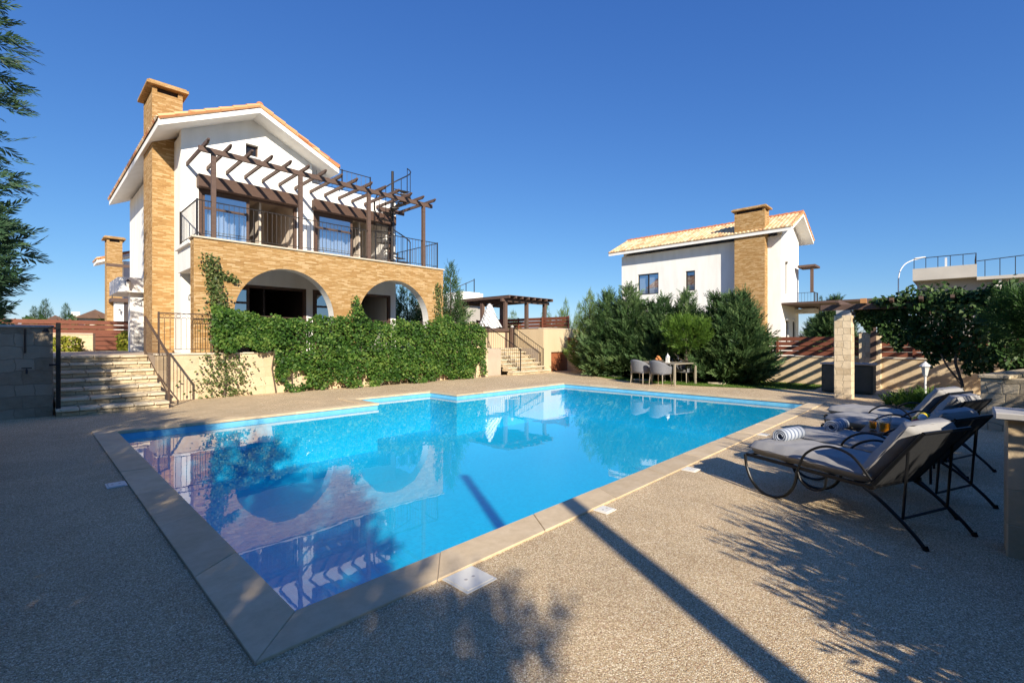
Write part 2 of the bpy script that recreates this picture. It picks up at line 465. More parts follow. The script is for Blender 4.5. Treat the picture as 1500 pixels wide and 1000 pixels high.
M['pvc'] = simple("white_plastic", (.78,.76,.72), (.74,.72,.68), 8, .45)
M['lid'] = simple("white_lid", (.80,.76,.66), (.74,.70,.6), 8, .5, .1, 60)
M['lamp_white'] = simple("white_metal", (.75,.74,.72), (.7,.69,.67), 9, .4)
M['bark'] = simple("bark", (.14,.10,.07), (.08,.06,.045), 12, .95, .8, 40, dist=.02)
M['conif'] = leafmat("conifer_leaf", (.035,.075,.025), (.075,.135,.045), (.17,.24,.085))
M['conif_l'] = leafmat("pale_conifer_leaf", (.06,.11,.02), (.12,.19,.035), (.26,.32,.08))
M['conif_b'] = leafmat("blue_conifer_leaf", (.025,.06,.03), (.05,.105,.05), (.12,.20,.09))
M['pine'] = leafmat("pine_needles", (.045,.10,.012), (.09,.17,.02), (.17,.26,.045))
M['pine_d'] = leafmat("dark_pine_needles", (.02,.055,.012), (.04,.09,.018), (.07,.14,.03))
M['ivy'] = leafmat("ivy_leaf", (.022,.062,.009), (.060,.135,.018), (.18,.26,.05), .55)
M['vine'] = leafmat("vine_leaf", (.022,.055,.013), (.050,.10,.025), (.15,.20,.075), .5)
M['dryvine'] = leafmat("thin_vine_leaf", (.05,.09,.02), (.11,.15,.04), (.24,.24,.10), .45)
M['yellow'] = leafmat("yellow_hedge_leaf", (.14,.17,.02), (.26,.28,.03), (.38,.34,.05), .5)
M['cypr'] = leafmat("cypress_leaf", (.02,.05,.015), (.04,.08,.02), (.08,.12,.03))
M['grass'] = leafmat("grass_blade", (.05,.11,.012), (.09,.17,.02), (.17,.23,.05))
M['juice'] = simple("orange_juice", (.85,.30,.01), (.80,.26,.01), 5, .2)
M['red'] = simple("red_fruit", (.45,.02,.03), (.35,.01,.03), 8, .35)
M['yellowf'] = simple("yellow_fruit", (.80,.55,.03), (.7,.42,.02), 8, .4)
M['green'] = simple("green_fruit", (.20,.38,.03), (.14,.3,.02), 8, .4)
M['ceramic'] = simple("white_ceramic", (.75,.73,.7), (.7,.68,.65), 8, .25)
M['bread'] = simple("orange_fruit", (.6,.25,.08), (.5,.18,.05), 8, .6)
M['concrete'] = simple("bare_concrete", (.44,.40,.35), (.36,.33,.29), .8, .9, .2, 20)
M['hillhouse'] = plaster("far_render", (.74,.68,.58))
M['pale_concrete'] = simple("pale_concrete", (.56,.51,.44), (.48,.44,.38), .6, .9, .2, 20)
M['brownroof'] = simple("far_brown_roof", (.16,.09,.06), (.12,.07,.05), 2, .9)
M['lampglass'] = simple("lantern_glass", (.72,.70,.64), (.66,.64,.6), 9, .15)

# ------------------------------------------------------------------ foliage
def norm(a): return a / np.maximum(np.linalg.norm(a, axis=1, keepdims=True), 1e-9)
def leaves_mesh(name, B, D, N, L, W, tone, mat, parent=None, fold=.5, loc=None):
    """rhombic leaves: base B, direction D, normal N, length L, width W, tone 0..1"""
    n = len(B); D = norm(D); S = norm(np.cross(N, D)); L = np.asarray(L).reshape(-1, 1); W = np.asarray(W).reshape(-1, 1)
    mid = B + D * L * fold
    V = np.stack([B, mid + S * W * .5, B + D * L, mid - S * W * .5], 1).reshape(-1, 3).astype(np.float32)
    if parent is not None:
        r = parent
        while r.parent: r = r.parent
        V = V - np.array(r.location, dtype=np.float32)
    elif loc is not None: V = V - np.array(loc, dtype=np.float32)
    me = bpy.data.meshes.new(name)
    me.vertices.add(4 * n); me.vertices.foreach_set("co", V.ravel())
    me.loops.add(4 * n); me.loops.foreach_set("vertex_index", np.arange(4 * n, dtype=np.int32))
    me.polygons.add(n); me.polygons.foreach_set("loop_start", np.arange(0, 4 * n, 4, dtype=np.int32))
    me.polygons.foreach_set("loop_total", np.full(n, 4, dtype=np.int32))
    a = me.attributes.new("tone", 'FLOAT', 'FACE'); a.data.foreach_set("value", np.clip(tone, 0, 1).astype(np.float32))
    me.update(calc_edges=True); me.validate()
    me.materials.append(mat)
    o = bpy.data.objects.new(name, me); C.objects.link(o)
    if parent is not None: o.parent = parent
    elif loc is not None: o.location = loc
    return o

def sprays(P, D, L, rng, k=11, lw=.42, wid=.22, flat=None, tone0=None):
    """feathered sprays: base P, axis D, length L -> leaf arrays"""
    n = len(P); D = norm(D)
    R = rng.normal(size=(n, 3)); X = norm(np.cross(D, R))
    if flat is not None: X = norm(np.cross(D, np.tile(flat, (n, 1)) + .35 * R))
    Nn = norm(np.cross(D, X))
    if tone0 is None: tone0 = rng.uniform(.1, .75, n)
    Bs, Ds, Ns, Ls, Ws, Ts = [], [], [], [], [], []
    for j in range(k):
        s = (j + .5) / k
        side = 1 if j % 2 else -1
        ang = .75 * (1 - s * .55)
        d = D * math.cos(ang) + X * side * math.sin(ang) if j < k - 1 else D
        d = d + .14 * rng.normal(size=(n, 3))
        Bs.append(P + D * (L * s * .85)[:, None]); Ds.append(d); Ns.append(Nn + .3 * rng.normal(size=(n, 3)))
        l = L * lw * (1 - .6 * s); Ls.append(l); Ws.append(l * wid)
        Ts.append(tone0 + .3 * (s - .5) + .1 * rng.normal(size=n))
    return [np.concatenate(a) for a in (Bs, Ds, Ns, Ls, Ws, Ts)]

def conifer_crown(name, h, r, n, spray, seed, mat, parent, z0=.15, k=10, power=.8, elev=(20, 60), base=(0,0), lobes=5, gap=0., thin=None):
    rng = np.random.default_rng(seed)
    t = rng.uniform(0, 1, n * 2) ** 1.25
    if thin: zz_ = z0 + t*(h-z0); t = t[~((zz_ > thin[0]) & (zz_ < thin[1]) & (rng.uniform(0, 1, n*2) < thin[2]))]
    keep = rng.uniform(0, 1, len(t)) < ((1 - t) ** .7 + .12); t = t[keep][:n]; m = len(t)
    th = rng.uniform(0, 2 * PI, m)
    z = z0 + t * (h - z0)
    ph = rng.uniform(0, 6, 4)
    lob = 1 + .16 * np.sin(lobes * th + ph[0] + 5 * t) + .13 * np.sin(3 * th - ph[1] + 11 * t) + .12 * np.sin(23 * t + 2 * th + ph[2])
    prof = np.minimum(1, (t + .06) / .16) * (1 - t) ** power
    R = r * prof * lob
    f = 1 - .75 * rng.uniform(0, 1, m) ** 1.7
    if gap > 0:
        g = np.sin(17 * t + ph[3]) * np.cos(2 * th + 9 * t); f = np.where(g < -1 + gap, f * .6, f)
    ax = np.stack([np.cos(th), np.sin(th), np.zeros(m)], 1)
    P = ax * (R * f)[:, None]; P[:, 2] = z; P[:, 0] += base[0]; P[:, 1] += base[1]
    e = np.radians(rng.uniform(elev[0], elev[1], m) * (.6 + .9 * t)); e = np.minimum(e, 1.45)
    D = ax * np.cos(e)[:, None]; D[:, 2] = np.sin(e); D += .22 * rng.normal(size=(m, 3))
    L = spray * rng.uniform(.6, 1.35, m) * (.75 + .5 * (1 - t))
    A = sprays(P, D, L, rng, k, tone0=np.clip(.40 + lump(P, seed+7, .26, 3.2/max(r, .8)) + rng.uniform(-.28, .28, m), 0, 1))
    return leaves_mesh(name, *A[:5], A[5], mat, parent)

def trunk_mesh(h, r, seed=0, limbs=6, lean=.05, base=(0,0,0), limb_len=.8):
    rng = random.Random(seed); mb = MB(); pts = []
    x, y = base[0], base[1]
    for i in range(7):
        s = i / 6; pts.append((x + lean * math.sin(3 * s + seed), y + lean * math.cos(2.3 * s + seed), base[2] + h * s))
    mb.tube(pts, [r * (1 - .85 * i / 6) for i in range(7)], 8)
    for i in range(limbs):
        s = .25 + .6 * i / max(1, limbs); a = rng.uniform(0, 6.28); q = Vector(pts[0]).lerp(Vector(pts[-1]), s); L = limb_len * (1 - .6 * s)
        mb.tube([q, q + Vector((math.cos(a) * L * .6, math.sin(a) * L * .6, L * .3)), q + Vector((math.cos(a) * L, math.sin(a) * L, L * .75))], [r * .35 * (1.1 - s), r * .22 * (1.1 - s), .006], 5)
    return mb

def cloud(name, P, Nrm, size, seed, mat, parent=None, droop=.35, tilt=.7, aspect=.75, tone=None, loc=None, face=.6):
    """broad leaves at points P facing roughly along Nrm"""
    rng = np.random.default_rng(seed); n = len(P)
    N = norm(Nrm * face + tilt * rng.normal(size=(n, 3)) * .6)
    d = rng.normal(size=(n, 3)); d[:, 2] -= droop * 2; D = norm(d - N * (d * N).sum(1, keepdims=True))
    L = size * rng.uniform(.6, 1.35, n)
    if tone is None: tone = rng.uniform(0, 1, n) ** 1.3
    return leaves_mesh(name, P, D, N, L, L * aspect, tone, mat, parent, .45, loc)

def lump(P, seed, amp, freq):
    """smooth pseudo-random displacement value per point"""
    rng = np.random.default_rng(seed); v = np.zeros(len(P))
    for i in range(6):
        k = rng.normal(size=3) * freq * (1 + .5 * i); v += np.sin(P @ k + rng.uniform(0, 6)) / (1 + .5 * i)
    return amp * v / 2.2

# ------------------------------------------------------------------ ground, deck, pool
U0, U1, V0, V1, BU0, BU1, BV = 1.0, 12.95, 2.62, 9.95, 5.75, 8.15, 11.15
CW = .27
TZ = 1.12                                            # level of the house terrace
def ring(mb, x0, y0, x1, y1, X0, Y0, X1, Y1, z):
    for a in ((X0,Y0,X1,y0), (X0,y1,X1,Y1), (X0,y0,x0,y1), (x1,y0,X1,y1)):
        mb.add([(a[0],a[1],z),(a[2],a[1],z),(a[2],a[3],z),(a[0],a[3],z)], [(0,1,2,3)])
mb = MB(); ring(mb, -7, -13, 18.7, 14, -900, -900, 1600, 1600, -.06)
kind(mb.build("ground", M['earth']))
mb = MB()
def q(x0, y0, x1, y1, z=0.): mb.add([(x0,y0,z),(x1,y0,z),(x1,y1,z),(x0,y1,z)], [(0,1,2,3)])
q(-8, -14, 19, V0-CW); q(-8, V0-CW, U0-CW, V1+CW); q(U1+CW, V0-CW, 19, V1+CW)
q(-8, V1+CW, BU0-CW, BV+CW); q(BU1+CW, V1+CW, 19, BV+CW); q(-8, BV+CW, 19.6, 14.3)
kind(mb.build("pool_deck", M['deck']))
P8 = [(U0,V0),(U1,V0),(U1,V1),(BU1,V1),(BU1,BV),(BU0,BV),(BU0,V1),(U0,V1)]
O8 = [(U0-CW,V0-CW),(U1+CW,V0-CW),(U1+CW,V1+CW),(BU1+CW,V1+CW),(BU1+CW,BV+CW),(BU0-CW,BV+CW),(BU0-CW,V1+CW),(U0-CW,V1+CW)]
o_ = .025
I8 = [(U0+o_,V0+o_),(U1-o_,V0+o_),(U1-o_,V1-o_),(BU1-o_,V1-o_),(BU1-o_,BV-o_),(BU0+o_,BV-o_),(BU0+o_,V1-o_),(U0+o_,V1-o_)]
mb = MB(); bed = MB()
for i in range(8):
    a0, a1 = Vector(I8[i]), Vector(I8[(i+1) % 8]); b0, b1 = Vector(O8[i]), Vector(O8[(i+1) % 8])
    n = max(1, round((a1-a0).length / .98))
    d = (a1-a0).normalized() * .0025
    for k in range(n):
        s0, s1 = k/n, (k+1)/n
        p = [a0.lerp(a1, s0)+d, a0.lerp(a1, s1)-d, b0.lerp(b1, s1)-d, b0.lerp(b1, s0)+d]
        zj = .014 + .0015*((k*7+i*3) % 3)
        mb.prism([(v.x, v.y) for v in reversed(p)], -.035, zj, 'xy')
    bed.add([(*a0,.004),(*a1,.004),(*b1,.004),(*b0,.004)], [(3,2,1,0)])
co = mb.build("pool_coping", M['coping'], bevel=.004); kind(co)
at = co.data.attributes.new("tone", 'FLOAT', 'FACE'); rg = random.Random(12); cur = 0
for i_, p_ in enumerate(co.data.polygons):
    if i_ % 6 == 0: cur = rg.random()
    at.data[i_].value = cur
kind(bed.build("coping_bed", M['greycap']))
DEPTH = 1.1
mb = MB(); band = MB()
mb.add([(x, y, -DEPTH) for x, y in P8], [tuple(range(8))])
for i in range(8):
    a, b = P8[i], P8[(i+1) % 8]
    mb.add([(*a,-DEPTH),(*b,-DEPTH),(*b,-.036),(*a,-.036)], [(3,2,1,0)])
    n = Vector((-(b[1]-a[1]), b[0]-a[0])).normalized() * .004
    band.add([(a[0]+n.x,a[1]+n.y,-.20),(b[0]+n.x,b[1]+n.y,-.20),(b[0]+n.x,b[1]+n.y,-.037),(a[0]+n.x,a[1]+n.y,-.037)], [(3,2,1,0)])
shell = kind(mb.build("pool_shell", M['mosaic']))
bnd = kind(band.build("pool_waterline_band", M['band']))
mb = MB(); mb.add([(x, y, -.095) for x, y in P8], [tuple(range(8))])
water = kind(mb.build("pool_water", M['water'], smooth=True))
# lids set into the deck
def lid(x0, y0, x1, y1, label, z=.008):
    t = thing("skimmer_lid", label, "lid", ((x0+x1)/2, (y0+y1)/2, 0), "white lids set in the pool deck")
    MB().box(x0, y0, .001, x1, y1, z).build("frame", M['lid'], t, bevel=.003)
    g = .018; MB().box(x0+g, y0+g, z+.0005, x1-g, y1-g, z+.005).build("cover", M['lid'], t, bevel=.002)
    for s in (-.03, .03): MB().lathe([(.011, z+.0051), (.011, z+.0062), (0, z+.0062)], (x0+x1)/2+s, (y0+y1)/2, 10).build("finger_hole", M['greycap'], t)
lid(1.80, 2.10, 2.05, 2.345, "square white lid in the sunlit deck nearest the camera")
lid(3.46, 2.20, 3.62, 2.345, "small white lid at the coping just right of the long pole shadow")
lid(5.24, 2.18, 5.42, 2.345, "small white lid near the foot of the nearest lounger")
lid(8.0, 2.2, 8.2, 2.345, "small white lid at the far end of the pool edge in front of the loungers")
lid(.56, 6.2, .725, 6.42, "small white lid in the shaded deck left of the pool")

# ------------------------------------------------------------------ terrace, retaining walls, stairs
mb = MB()
mb.box(-9, 13.35, -.05, .38, 45, TZ); mb.box(.38, 15.75, -.05, 2.2, 45, TZ); mb.box(2.2, 14.35, -.05, 14.2, 45, TZ)
mb.box(14.2, 15.75, -.05, 16.75, 45, TZ); mb.box(16.75, 14.4, -.05, 19.3, 30, TZ)
kind(mb.build("terrace", M['terrace']))
t = thing("retaining_wall", "long cream stone retaining wall below the villa terrace, half hidden by ivy", "wall", (7.7, 14.1, 0))
MB().box(2.2, 14.1, -.05, 13.2, 14.35, TZ+.005).build("wall", M['stone'], t)
MB().box(2.17, 14.07, TZ+.005, 13.23, 14.42, TZ+.05).build("coping", M['cap'], t, bevel=.006)

def steps(label, x0, x1, y0, n, tread, rise, mats):
    t = thing("stone_steps", label, "steps", ((x0+x1)/2, y0, 0))
    rng = random.Random(int(x0*10))
    for k in range(n):
        m = MB(); y = y0 + k*tread
        z0 = k*rise
        m.box(x0, y+.03, z0-(.05 if k == 0 else 0), x1, y+tread+.06 if k < n-1 else y+tread-.02, z0+rise-.06)
        st = m.build("step", mats[0], t)
        x = x0 - .015
        m = MB()
        while x < x1 - .05:
            wd = min(rng.uniform(.28, .55), x1 + .015 - x)
            if x1 - x - wd < .15: wd = x1 + .015 - x
            j = rng.uniform(-.012, .012)
            m.box(x+.005, y-.02+j, z0+rise-.06, x+wd-.005, y+tread+.02, z0+rise+rng.uniform(-.004, .004)); x += wd
        m.build("tread", mats[1], st, bevel=.012)
    return t
M['tread'] = rubble("tread_stone", (.66,.55,.38), 2.0, .02, (.5,.4,.26), contrast=.3)
steps("rough stone steps in dappled shade at the left climbing to the terrace", .40, 2.18, 12.6, 7, .45, TZ/7, (M['stone_steps'], M['tread']))
steps("sunlit stone steps with two iron railings at the far end of the pool", 14.25, 16.7, 13.65, 7, .3, TZ/7, (M['stone_steps'], M['tread']))

# parapet round the upper terrace corner
t = thing("parapet_wall", "tall cream rendered wall with a small rust red door beyond the pool", "wall", (18, 14.1, 0))
MB().grid_wall('x', 14.1, 14.4, 16.75, 19.5, -.05, 2.03, [(17.32, 18.95, -.05, .93)]).build("wall", M['cream'], t)
MB().box(16.75, 14.4, TZ, 17.0, 16.2, 2.03).box(16.73, 15.7, -.05, 16.75, 16.2, 2.0).build("side_wall", M['cream'], t)
MB().box(16.752, 14.08, 2.03, 19.53, 14.42, 2.075).build("coping", M['cap'], t, bevel=.006)
d = MB().box(17.34, 14.2, -.02, 18.93, 14.24, .92)
d = d.build("door", M['door_red'], t)
m = MB()
for x in (17.34, 18.11, 18.15, 18.89): m.box(x, 14.185, 0, x+.045, 14.2, .92)
for z in (.03, .44, .86): m.box(17.39, 14.188, z, 18.88, 14.2, z+.04)
m.build("rail_frame", M['door_red'], d); MB().box(18.2, 14.16, .5, 18.26, 14.184, .56).build("handle", M['iron'], d)
t = thing("counter_wall", "cream low wall with a dark timber top between the far railings", "wall", (15.6, 16.3, TZ))
MB().box(13.9, 16.25, TZ, 16.72, 16.5, 1.92).build("wall", M['cream'], t)
MB().box(13.6, 16.15, 1.92, 16.73, 16.6, 2.06).build("counter_top", M['timber'], t, bevel=.008)

# railings
def railing(root, p0, p1, h=.95, gap=.115, mat='iron', posts=(0, 1), rings=False, post_h=None, top=.04, low=.1):
    """root: thing; children: top_rail, bottom_rail, baluster, post"""
    p0 = Vector(p0); p1 = Vector(p1); d = p1 - p0; L = d.length; up = Vector((0,0,1))
    mt = M[mat]
    MB().beam(p0+up*h, p1+up*h, top, .022).build("top_rail", mt, root, bevel=.004)
    MB().beam(p0+up*low, p1+up*low, .03, .014).build("bottom_rail", mt, root)
    if rings: MB().beam(p0+up*(h-.12), p1+up*(h-.12), .024, .012).build("upper_rail", mt, root)
    r = root
    while r.parent: r = r.parent
    o = Vector(r.location)
    n = max(1, round(L/gap)); src = None; hb = (h-.12 if rings else h-.01)
    for k in range(1, n):
        q_ = p0 + d*(k/n)
        if src is None:
            src = MB().tube([q_+up*low, q_+up*hb], .0065, 6).build("baluster", mt, root); base = q_
        else:
            share("baluster", src, root, q_-base)
    if rings:
        src = None
        for k in range(0, n):
            q_ = p0 + d*((k+.5)/n) + up*(h-.065)
            if src is None:
                dd = d.normalized(); pts = [q_ + dd*math.cos(a)*.048 + up*math.sin(a)*.048 for a in np.linspace(0, 2*PI, 15)]
                src = MB().tube(pts, .005, 5, cap=False).build("ring", mt, root); base = q_
            else: share("ring", src, root, q_-base)
    for s in posts:
        q_ = p0 + d*s
        MB().beam(q_, q_+up*((post_h or h)+.03), .04, .04).build("post", mt, root, bevel=.004)

t = thing("stair_railing", "brown iron railing climbing the right side of the left stone steps", "railing", (2.2, 12.7, 0))
railing(t, (2.2, 12.75, .16), (2.2, 15.75, TZ), 1.0, .13, 'iron_brown', top=.055)
t = thing("terrace_railing", "iron railing with small rings on the wall in front of the tall brick chimney", "railing", (3, 14.2, TZ))
railing(t, (2.25, 14.22, TZ+.05), (4.9, 14.22, TZ+.05), 1.0, .115, 'iron_brown', (0, .42, 1), True)
t = thing("ivy_railing", "iron terrace railing overgrown with ivy below the arches", "railing", (9, 14.2, TZ))
railing(t, (4.95, 14.22, TZ+.05), (13.1, 14.22, TZ+.05), .98, .125, 'iron_brown', (0, .33, .66, 1))
t = thing("far_stair_railing", "left of the two iron railings on the sunlit far steps", "railing", (14.8, 13.8, 0), "railings on the far steps")
railing(t, (14.8, 13.75, .1), (14.8, 15.8, TZ), 1.0, .135, 'iron')
t = thing("far_stair_railing", "right of the two iron railings on the sunlit far steps, against the cream wall", "railing", (16.55, 13.9, 0), "railings on the far steps")
railing(t, (16.55, 13.95, .1), (16.55, 15.8, TZ), 1.0, .135, 'iron')
t = thing("newel_post", "dark post with a knob at the top of the far steps", "post", (16.6, 15.95, TZ))
MB().box(16.5, 15.88, .9, 16.66, 16.04, 2.1).build("post", M['timber'], t, bevel=.006)
MB().lathe([(.05, 2.1), (.09, 2.13), (.09, 2.17), (.04, 2.22), (0, 2.23)], 16.58, 15.96, 12).build("cap", M['greycap'], t, smooth=True)

# shower wall at the left
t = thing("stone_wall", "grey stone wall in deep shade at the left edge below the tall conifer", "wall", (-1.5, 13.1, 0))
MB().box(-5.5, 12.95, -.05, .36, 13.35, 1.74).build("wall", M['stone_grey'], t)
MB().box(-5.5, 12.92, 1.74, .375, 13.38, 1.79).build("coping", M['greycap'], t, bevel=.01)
t = thing("outdoor_shower", "dark metal shower post with a small head at the end of the grey wall", "shower", (.43, 12.8, 0))
MB().beam((.43, 12.78, 0), (.43, 12.78, 1.84), .07, .07).build("post", M['black'], t, bevel=.008)
m = MB().tube([(.43, 12.78, 1.72), (.34, 12.78, 1.76), (.27, 12.78, 1.72)], .014, 8)
m.build("arm", M['black'], t)
MB().lathe([(.012, 1.73), (.03, 1.71), (.055, 1.67), (.055, 1.655), (0, 1.655)], .26, 12.78, 14).build("shower_head", M['black'], t, smooth=True)
MB().tube([(.43, 12.74, 1.02), (.30, 12.74, 1.02)], .02, 8).build("tap", M['black'], t)
t = thing("garden_tap", "garden tap with a vertical pipe fixed on the grey stone wall", "tap", (0, 12.9, .8))
MB().tube([(-.02, 12.92, 1.72), (-.02, 12.92, 1.25)], .016, 8).build("pipe", M['iron'], t)
m = MB().tube([(-.0, 12.93, .93), (-.0, 12.83, .93), (-.0, 12.81, .86)], .016, 8); m.box(-.07, 12.85, .955, .07, 12.87, .975)
m.tube([(0, 12.86, .93), (0, 12.86, .96)], .01, 6); m.build("tap_body", M['iron'], t)

# ------------------------------------------------------------------ villas
def tile_slope(ue, ze, ur, zr, v0, v1):
    """barrel tiles from the eave (ue,ze) up to the ridge (ur,zr), running v0..v1 along y"""
    Ls = math.hypot(ur-ue, zr-ze); du, dz = (ur-ue)/Ls, (zr-ze)/Ls
    nx, nz = (-dz, du) if du > 0 else (dz, -du)
    if nz < 0: nx, nz = -nx, -nz
    pitch = .215; course = .36
    nv = int((v1-v0)/pitch)*8; nc = int(math.ceil(Ls/course))
    mb = MB(); uvs = []
    vv = np.linspace(v0, v1, nv+1)
    rows = []
    for c in range(nc):
        s0 = c*course; s1 = min(Ls, s0+course)
        rows.append((s0, .032, c+.02)); rows.append((s1, .010, c+.98))
    vid = []
    for (s, lift, cu) in rows:
        ids = []
        for v in vv:
            x = (v-v0)/pitch; cph = abs(math.sin(PI*x)); hgt = lift + .055*cph**.7
            mb.V.append((ue+du*s+nx*hgt, v, ze+dz*s+nz*hgt)); ids.append((len(mb.V)-1, x+.5, cu))
        vid.append(ids)
    for i in range(len(rows)-1):
        for j in range(nv):
            a, b, c_, d = vid[i][j], vid[i][j+1], vid[i+1][j+1], vid[i+1][j]
            mb.F.append((a[0], b[0], c_[0], d[0]))
            cu = int((i+ (1 if i % 2 else 0))/2) + .5
            xx = int((a[1]+b[1])/2) + .5
            uvs += [(xx, cu)]*4
    # close the eave edge
    for j in range(nv):
        a, b = vid[0][j], vid[0][j+1]
        o = len(mb.V)
        mb.V += [(ue-.0*du, vv[j], ze-.01), (ue, vv[j+1], ze-.01)]
        mb.F.append((o, o+1, b[0], a[0])); uvs += [(int((a[1]+b[1])/2)+.5, .5)]*4
    mb.UV = uvs
    return mb

def villa_roof(root, uc, hw, ze, slope, v0, v1, th=.19, wallcol='white', tile='tile'):
    """gable roof, ridge along y at x=uc, half width hw, top at the eave ze"""
    zr = ze + hw*slope
    poly = [(uc-hw, ze-th), (uc, zr-th*1.02), (uc+hw, ze-th), (uc+hw, ze), (uc, zr), (uc-hw, ze)]
    slab = MB().prism(poly, v0, v1).build("roof", M[wallcol], root)
    for s in (-1, 1):
        tile_slope(uc+s*(hw+.03), ze+.003, uc, zr+.005, v0-.02, v1).build("roof_tiles", M[tile], slab, smooth=False)
    m = MB(); n = int((v1-v0)/.4)
    for k in range(n):
        a = v0 + (v1-v0)*k/n; b = v0 + (v1-v0)*(k+1)/n + .03
        m.tube([(uc, a, zr+.05), (uc, b, zr+.035)], [.105, .09], 10)
    m.build("ridge_tiles", M['tile_red'], slab)
    m = MB()                                          # verge tiles along the front gable edge
    for s in (-1, 1):
        L = math.hypot(hw, hw*slope); n = int(L/.38)
        for k in range(n):
            f0 = k/n; f1 = (k+1.08)/n
            a = (uc+s*hw*(1-f0), v0+.02, ze+hw*slope*f0+.045); b = (uc+s*hw*(1-min(f1, 1)), v0+.02, ze+hw*slope*min(f1, 1)+.03)
            m.tube([a, b], [.085, .07], 8)
    vt = m.build("verge_tiles", M['tile'], slab)
    return slab, zr

def chimney(root, x0, x1, y0, y1, zb, zt, inner=None):
    c = MB().box(x0, y0, zb, x1, y1, zt)
    c = c.build("chimney", M['brick'], root)
    m = MB().box(x0-.14, y0-.14, zt+.16, x1+.14, y1+.14, zt+.25)
    m.box(x0-.09, y0-.09, zt+.25, x1+.09, y1+.09, zt+.30)
    m.build("chimney_cap", M['brick'], c, bevel=.01)
    m = MB()
    for (a, b) in ((x0, y0), (x1-.12, y0), (x0, y1-.12), (x1-.12, y1-.12)): m.box(a, b, zt, a+.12, b+.12, zt+.16)
    m.build("cap_support", M['brick'], c)
    MB().box(x0+.08, y0+.08, zt-.02, x1-.08, y1-.08, zt+.15).build("flue", M['darkroom'], c)
    return c

def glazed_door(root, x0, x1, y, z0, z1, split, name="door", curtain=True, gl='glass', front=-1):
    """timber framed sliding door in a wall facing -y; left leaf glazed up to split, right side open"""
    fr = MB(); w_ = .09
    fr.box(x0, y, z0, x0+w_, y+.12, z1); fr.box(x1-w_, y, z0, x1, y+.12, z1); fr.box(x0+w_, y, z1-w_, x1-w_, y+.12, z1)
    d = fr.build(name, M['shutter'], root, bevel=.004)
    m = MB(); a, b = x0+w_, split
    for xx in (a, b-.08): m.box(xx, y+.03, z0+.02, xx+.08, y+.07, z1-w_)
    m.box(a+.08, y+.03, z0+.02, b-.08, y+.07, z0+.12); m.box(a+.08, y+.03, z1-w_-.09, b-.08, y+.07, z1-w_)
    m.box(a+.08, y+.032, z1-.62, b-.08, y+.068, z1-.55)
    m.build("leaf_frame", M['shutter'], d)
    MB().add([(a+.08, y+.05, z0+.12), (b-.08, y+.05, z0+.12), (b-.08, y+.05, z1-w_-.09), (a+.08, y+.05, z1-w_-.09)], [(0,1,2,3)]).build("glass_pane", M[gl], d)
    if curtain:
        m = MB(); n = 60; xs = np.linspace(a+.04, b, n+1)
        vs = []
        for i, xx in enumerate(xs):
            off = y+.22+.035*math.sin(i*1.35)+.015*math.sin(i*.37)
            vs += [(xx, off, z0+.04), (xx, off, z1-.66)]
        m.add(vs, [(2*i, 2*i+2, 2*i+3, 2*i+1) for i in range(n)])
        m.build("curtain", M['curtain'], d, smooth=True)
    return d

def room(root, x0, x1, y0, y1, z0, z1, mat='beige'):
    m = MB()
    m.box(x0-.06, y1, z0, x1+.06, y1+.06, z1)
    m.box(x0-.06, y0, z0, x0, y1, z1); m.box(x1, y0, z0, x1+.06, y1, z1)
    m.box(x0-.06, y0, z1, x1+.06, y1+.06, z1+.06); m.box(x0-.06, y0, z0-.06, x1+.06, y1+.06, z0)
    return m.build("room", M[mat], root)

# ---- the main villa
HU0, HU1, HV0, HV1 = 3.14, 6.97, 16.5, 26.3
FZ = 4.18                                            # balcony floor
UC, HW, ZE, SL = 5.06, 2.57, 7.55, .482
main = thing("villa", "two storey white villa with tall brick chimney, brick arches and balcony pergola beside the pool", "house", (6.5, 16.5, TZ))
WR = 10.35                                           # right end of the house front
def roof_under(u): return ZE - .19 + (HW - abs(u-UC))*SL
mb = MB()
D1 = (3.58, 6.46, FZ, 6.22); D2 = (7.02, 10.15, FZ, 6.22)
G1 = (3.5, 6.78, TZ, 3.28); G2 = (7.0, 10.12, TZ, 3.28)
mb.grid_wall('x', HV0, HV0+.28, HU0, HU1, TZ, 7.0, [D1, G1])
mb.grid_wall('x', HV0, HV0+.28, HU1, WR, TZ, 7.02, [D2, G2])
# gable above z=7 with the attic window hole
hx0, hx1, hz0, hz1 = 4.86, 5.24, 7.42, 7.80
for a, b, lo, hi in ((HU0, hx0, 7.0, None), (hx0, hx1, 7.0, hz0), (hx0, hx1, hz1, None), (hx1, HU1, 7.0, None)):
    if hi is None:
        top = [(b, roof_under(b))] + ([(UC, roof_under(UC))] if a < UC < b else []) + [(a, roof_under(a))]
    else: top = [(b, hi), (a, hi)]
    mb.prism([(a, lo), (b, lo)] + top, HV0, HV0+.28)
mb.box(HU0, HV0+.28, TZ, HU0+.28, HV1, 7.55); mb.box(HU1-.28, HV0+.28, 7.0, HU1, HV1, 7.5)
mb.box(HU0+.28, HV1-.28, TZ, WR, HV1, 7.0)
mb.box(WR-.28, HV0+.28, TZ, WR, HV1-.28, 7.02)
mb.box(HU1, HV0+.28, 6.5, WR-.28, HV1-.28, 6.7)      # flat roof right of the gable
wall = mb.build("wall", M['white'], main)
MB().prism([(HU0+.02, 7.4), (HU1-.02, 7.4), (HU1-.02, roof_under(HU1)-.02), (UC, roof_under(UC)-.02), (HU0+.02, roof_under(HU0)-.02)], HV1-.28, HV1).build("rear_gable", M['white'], main)
villa_roof(main, UC, HW, ZE, SL, 15.8, 26.75)
chimney(main, 2.60, 3.36, 17.42, 18.9, TZ, 8.95)
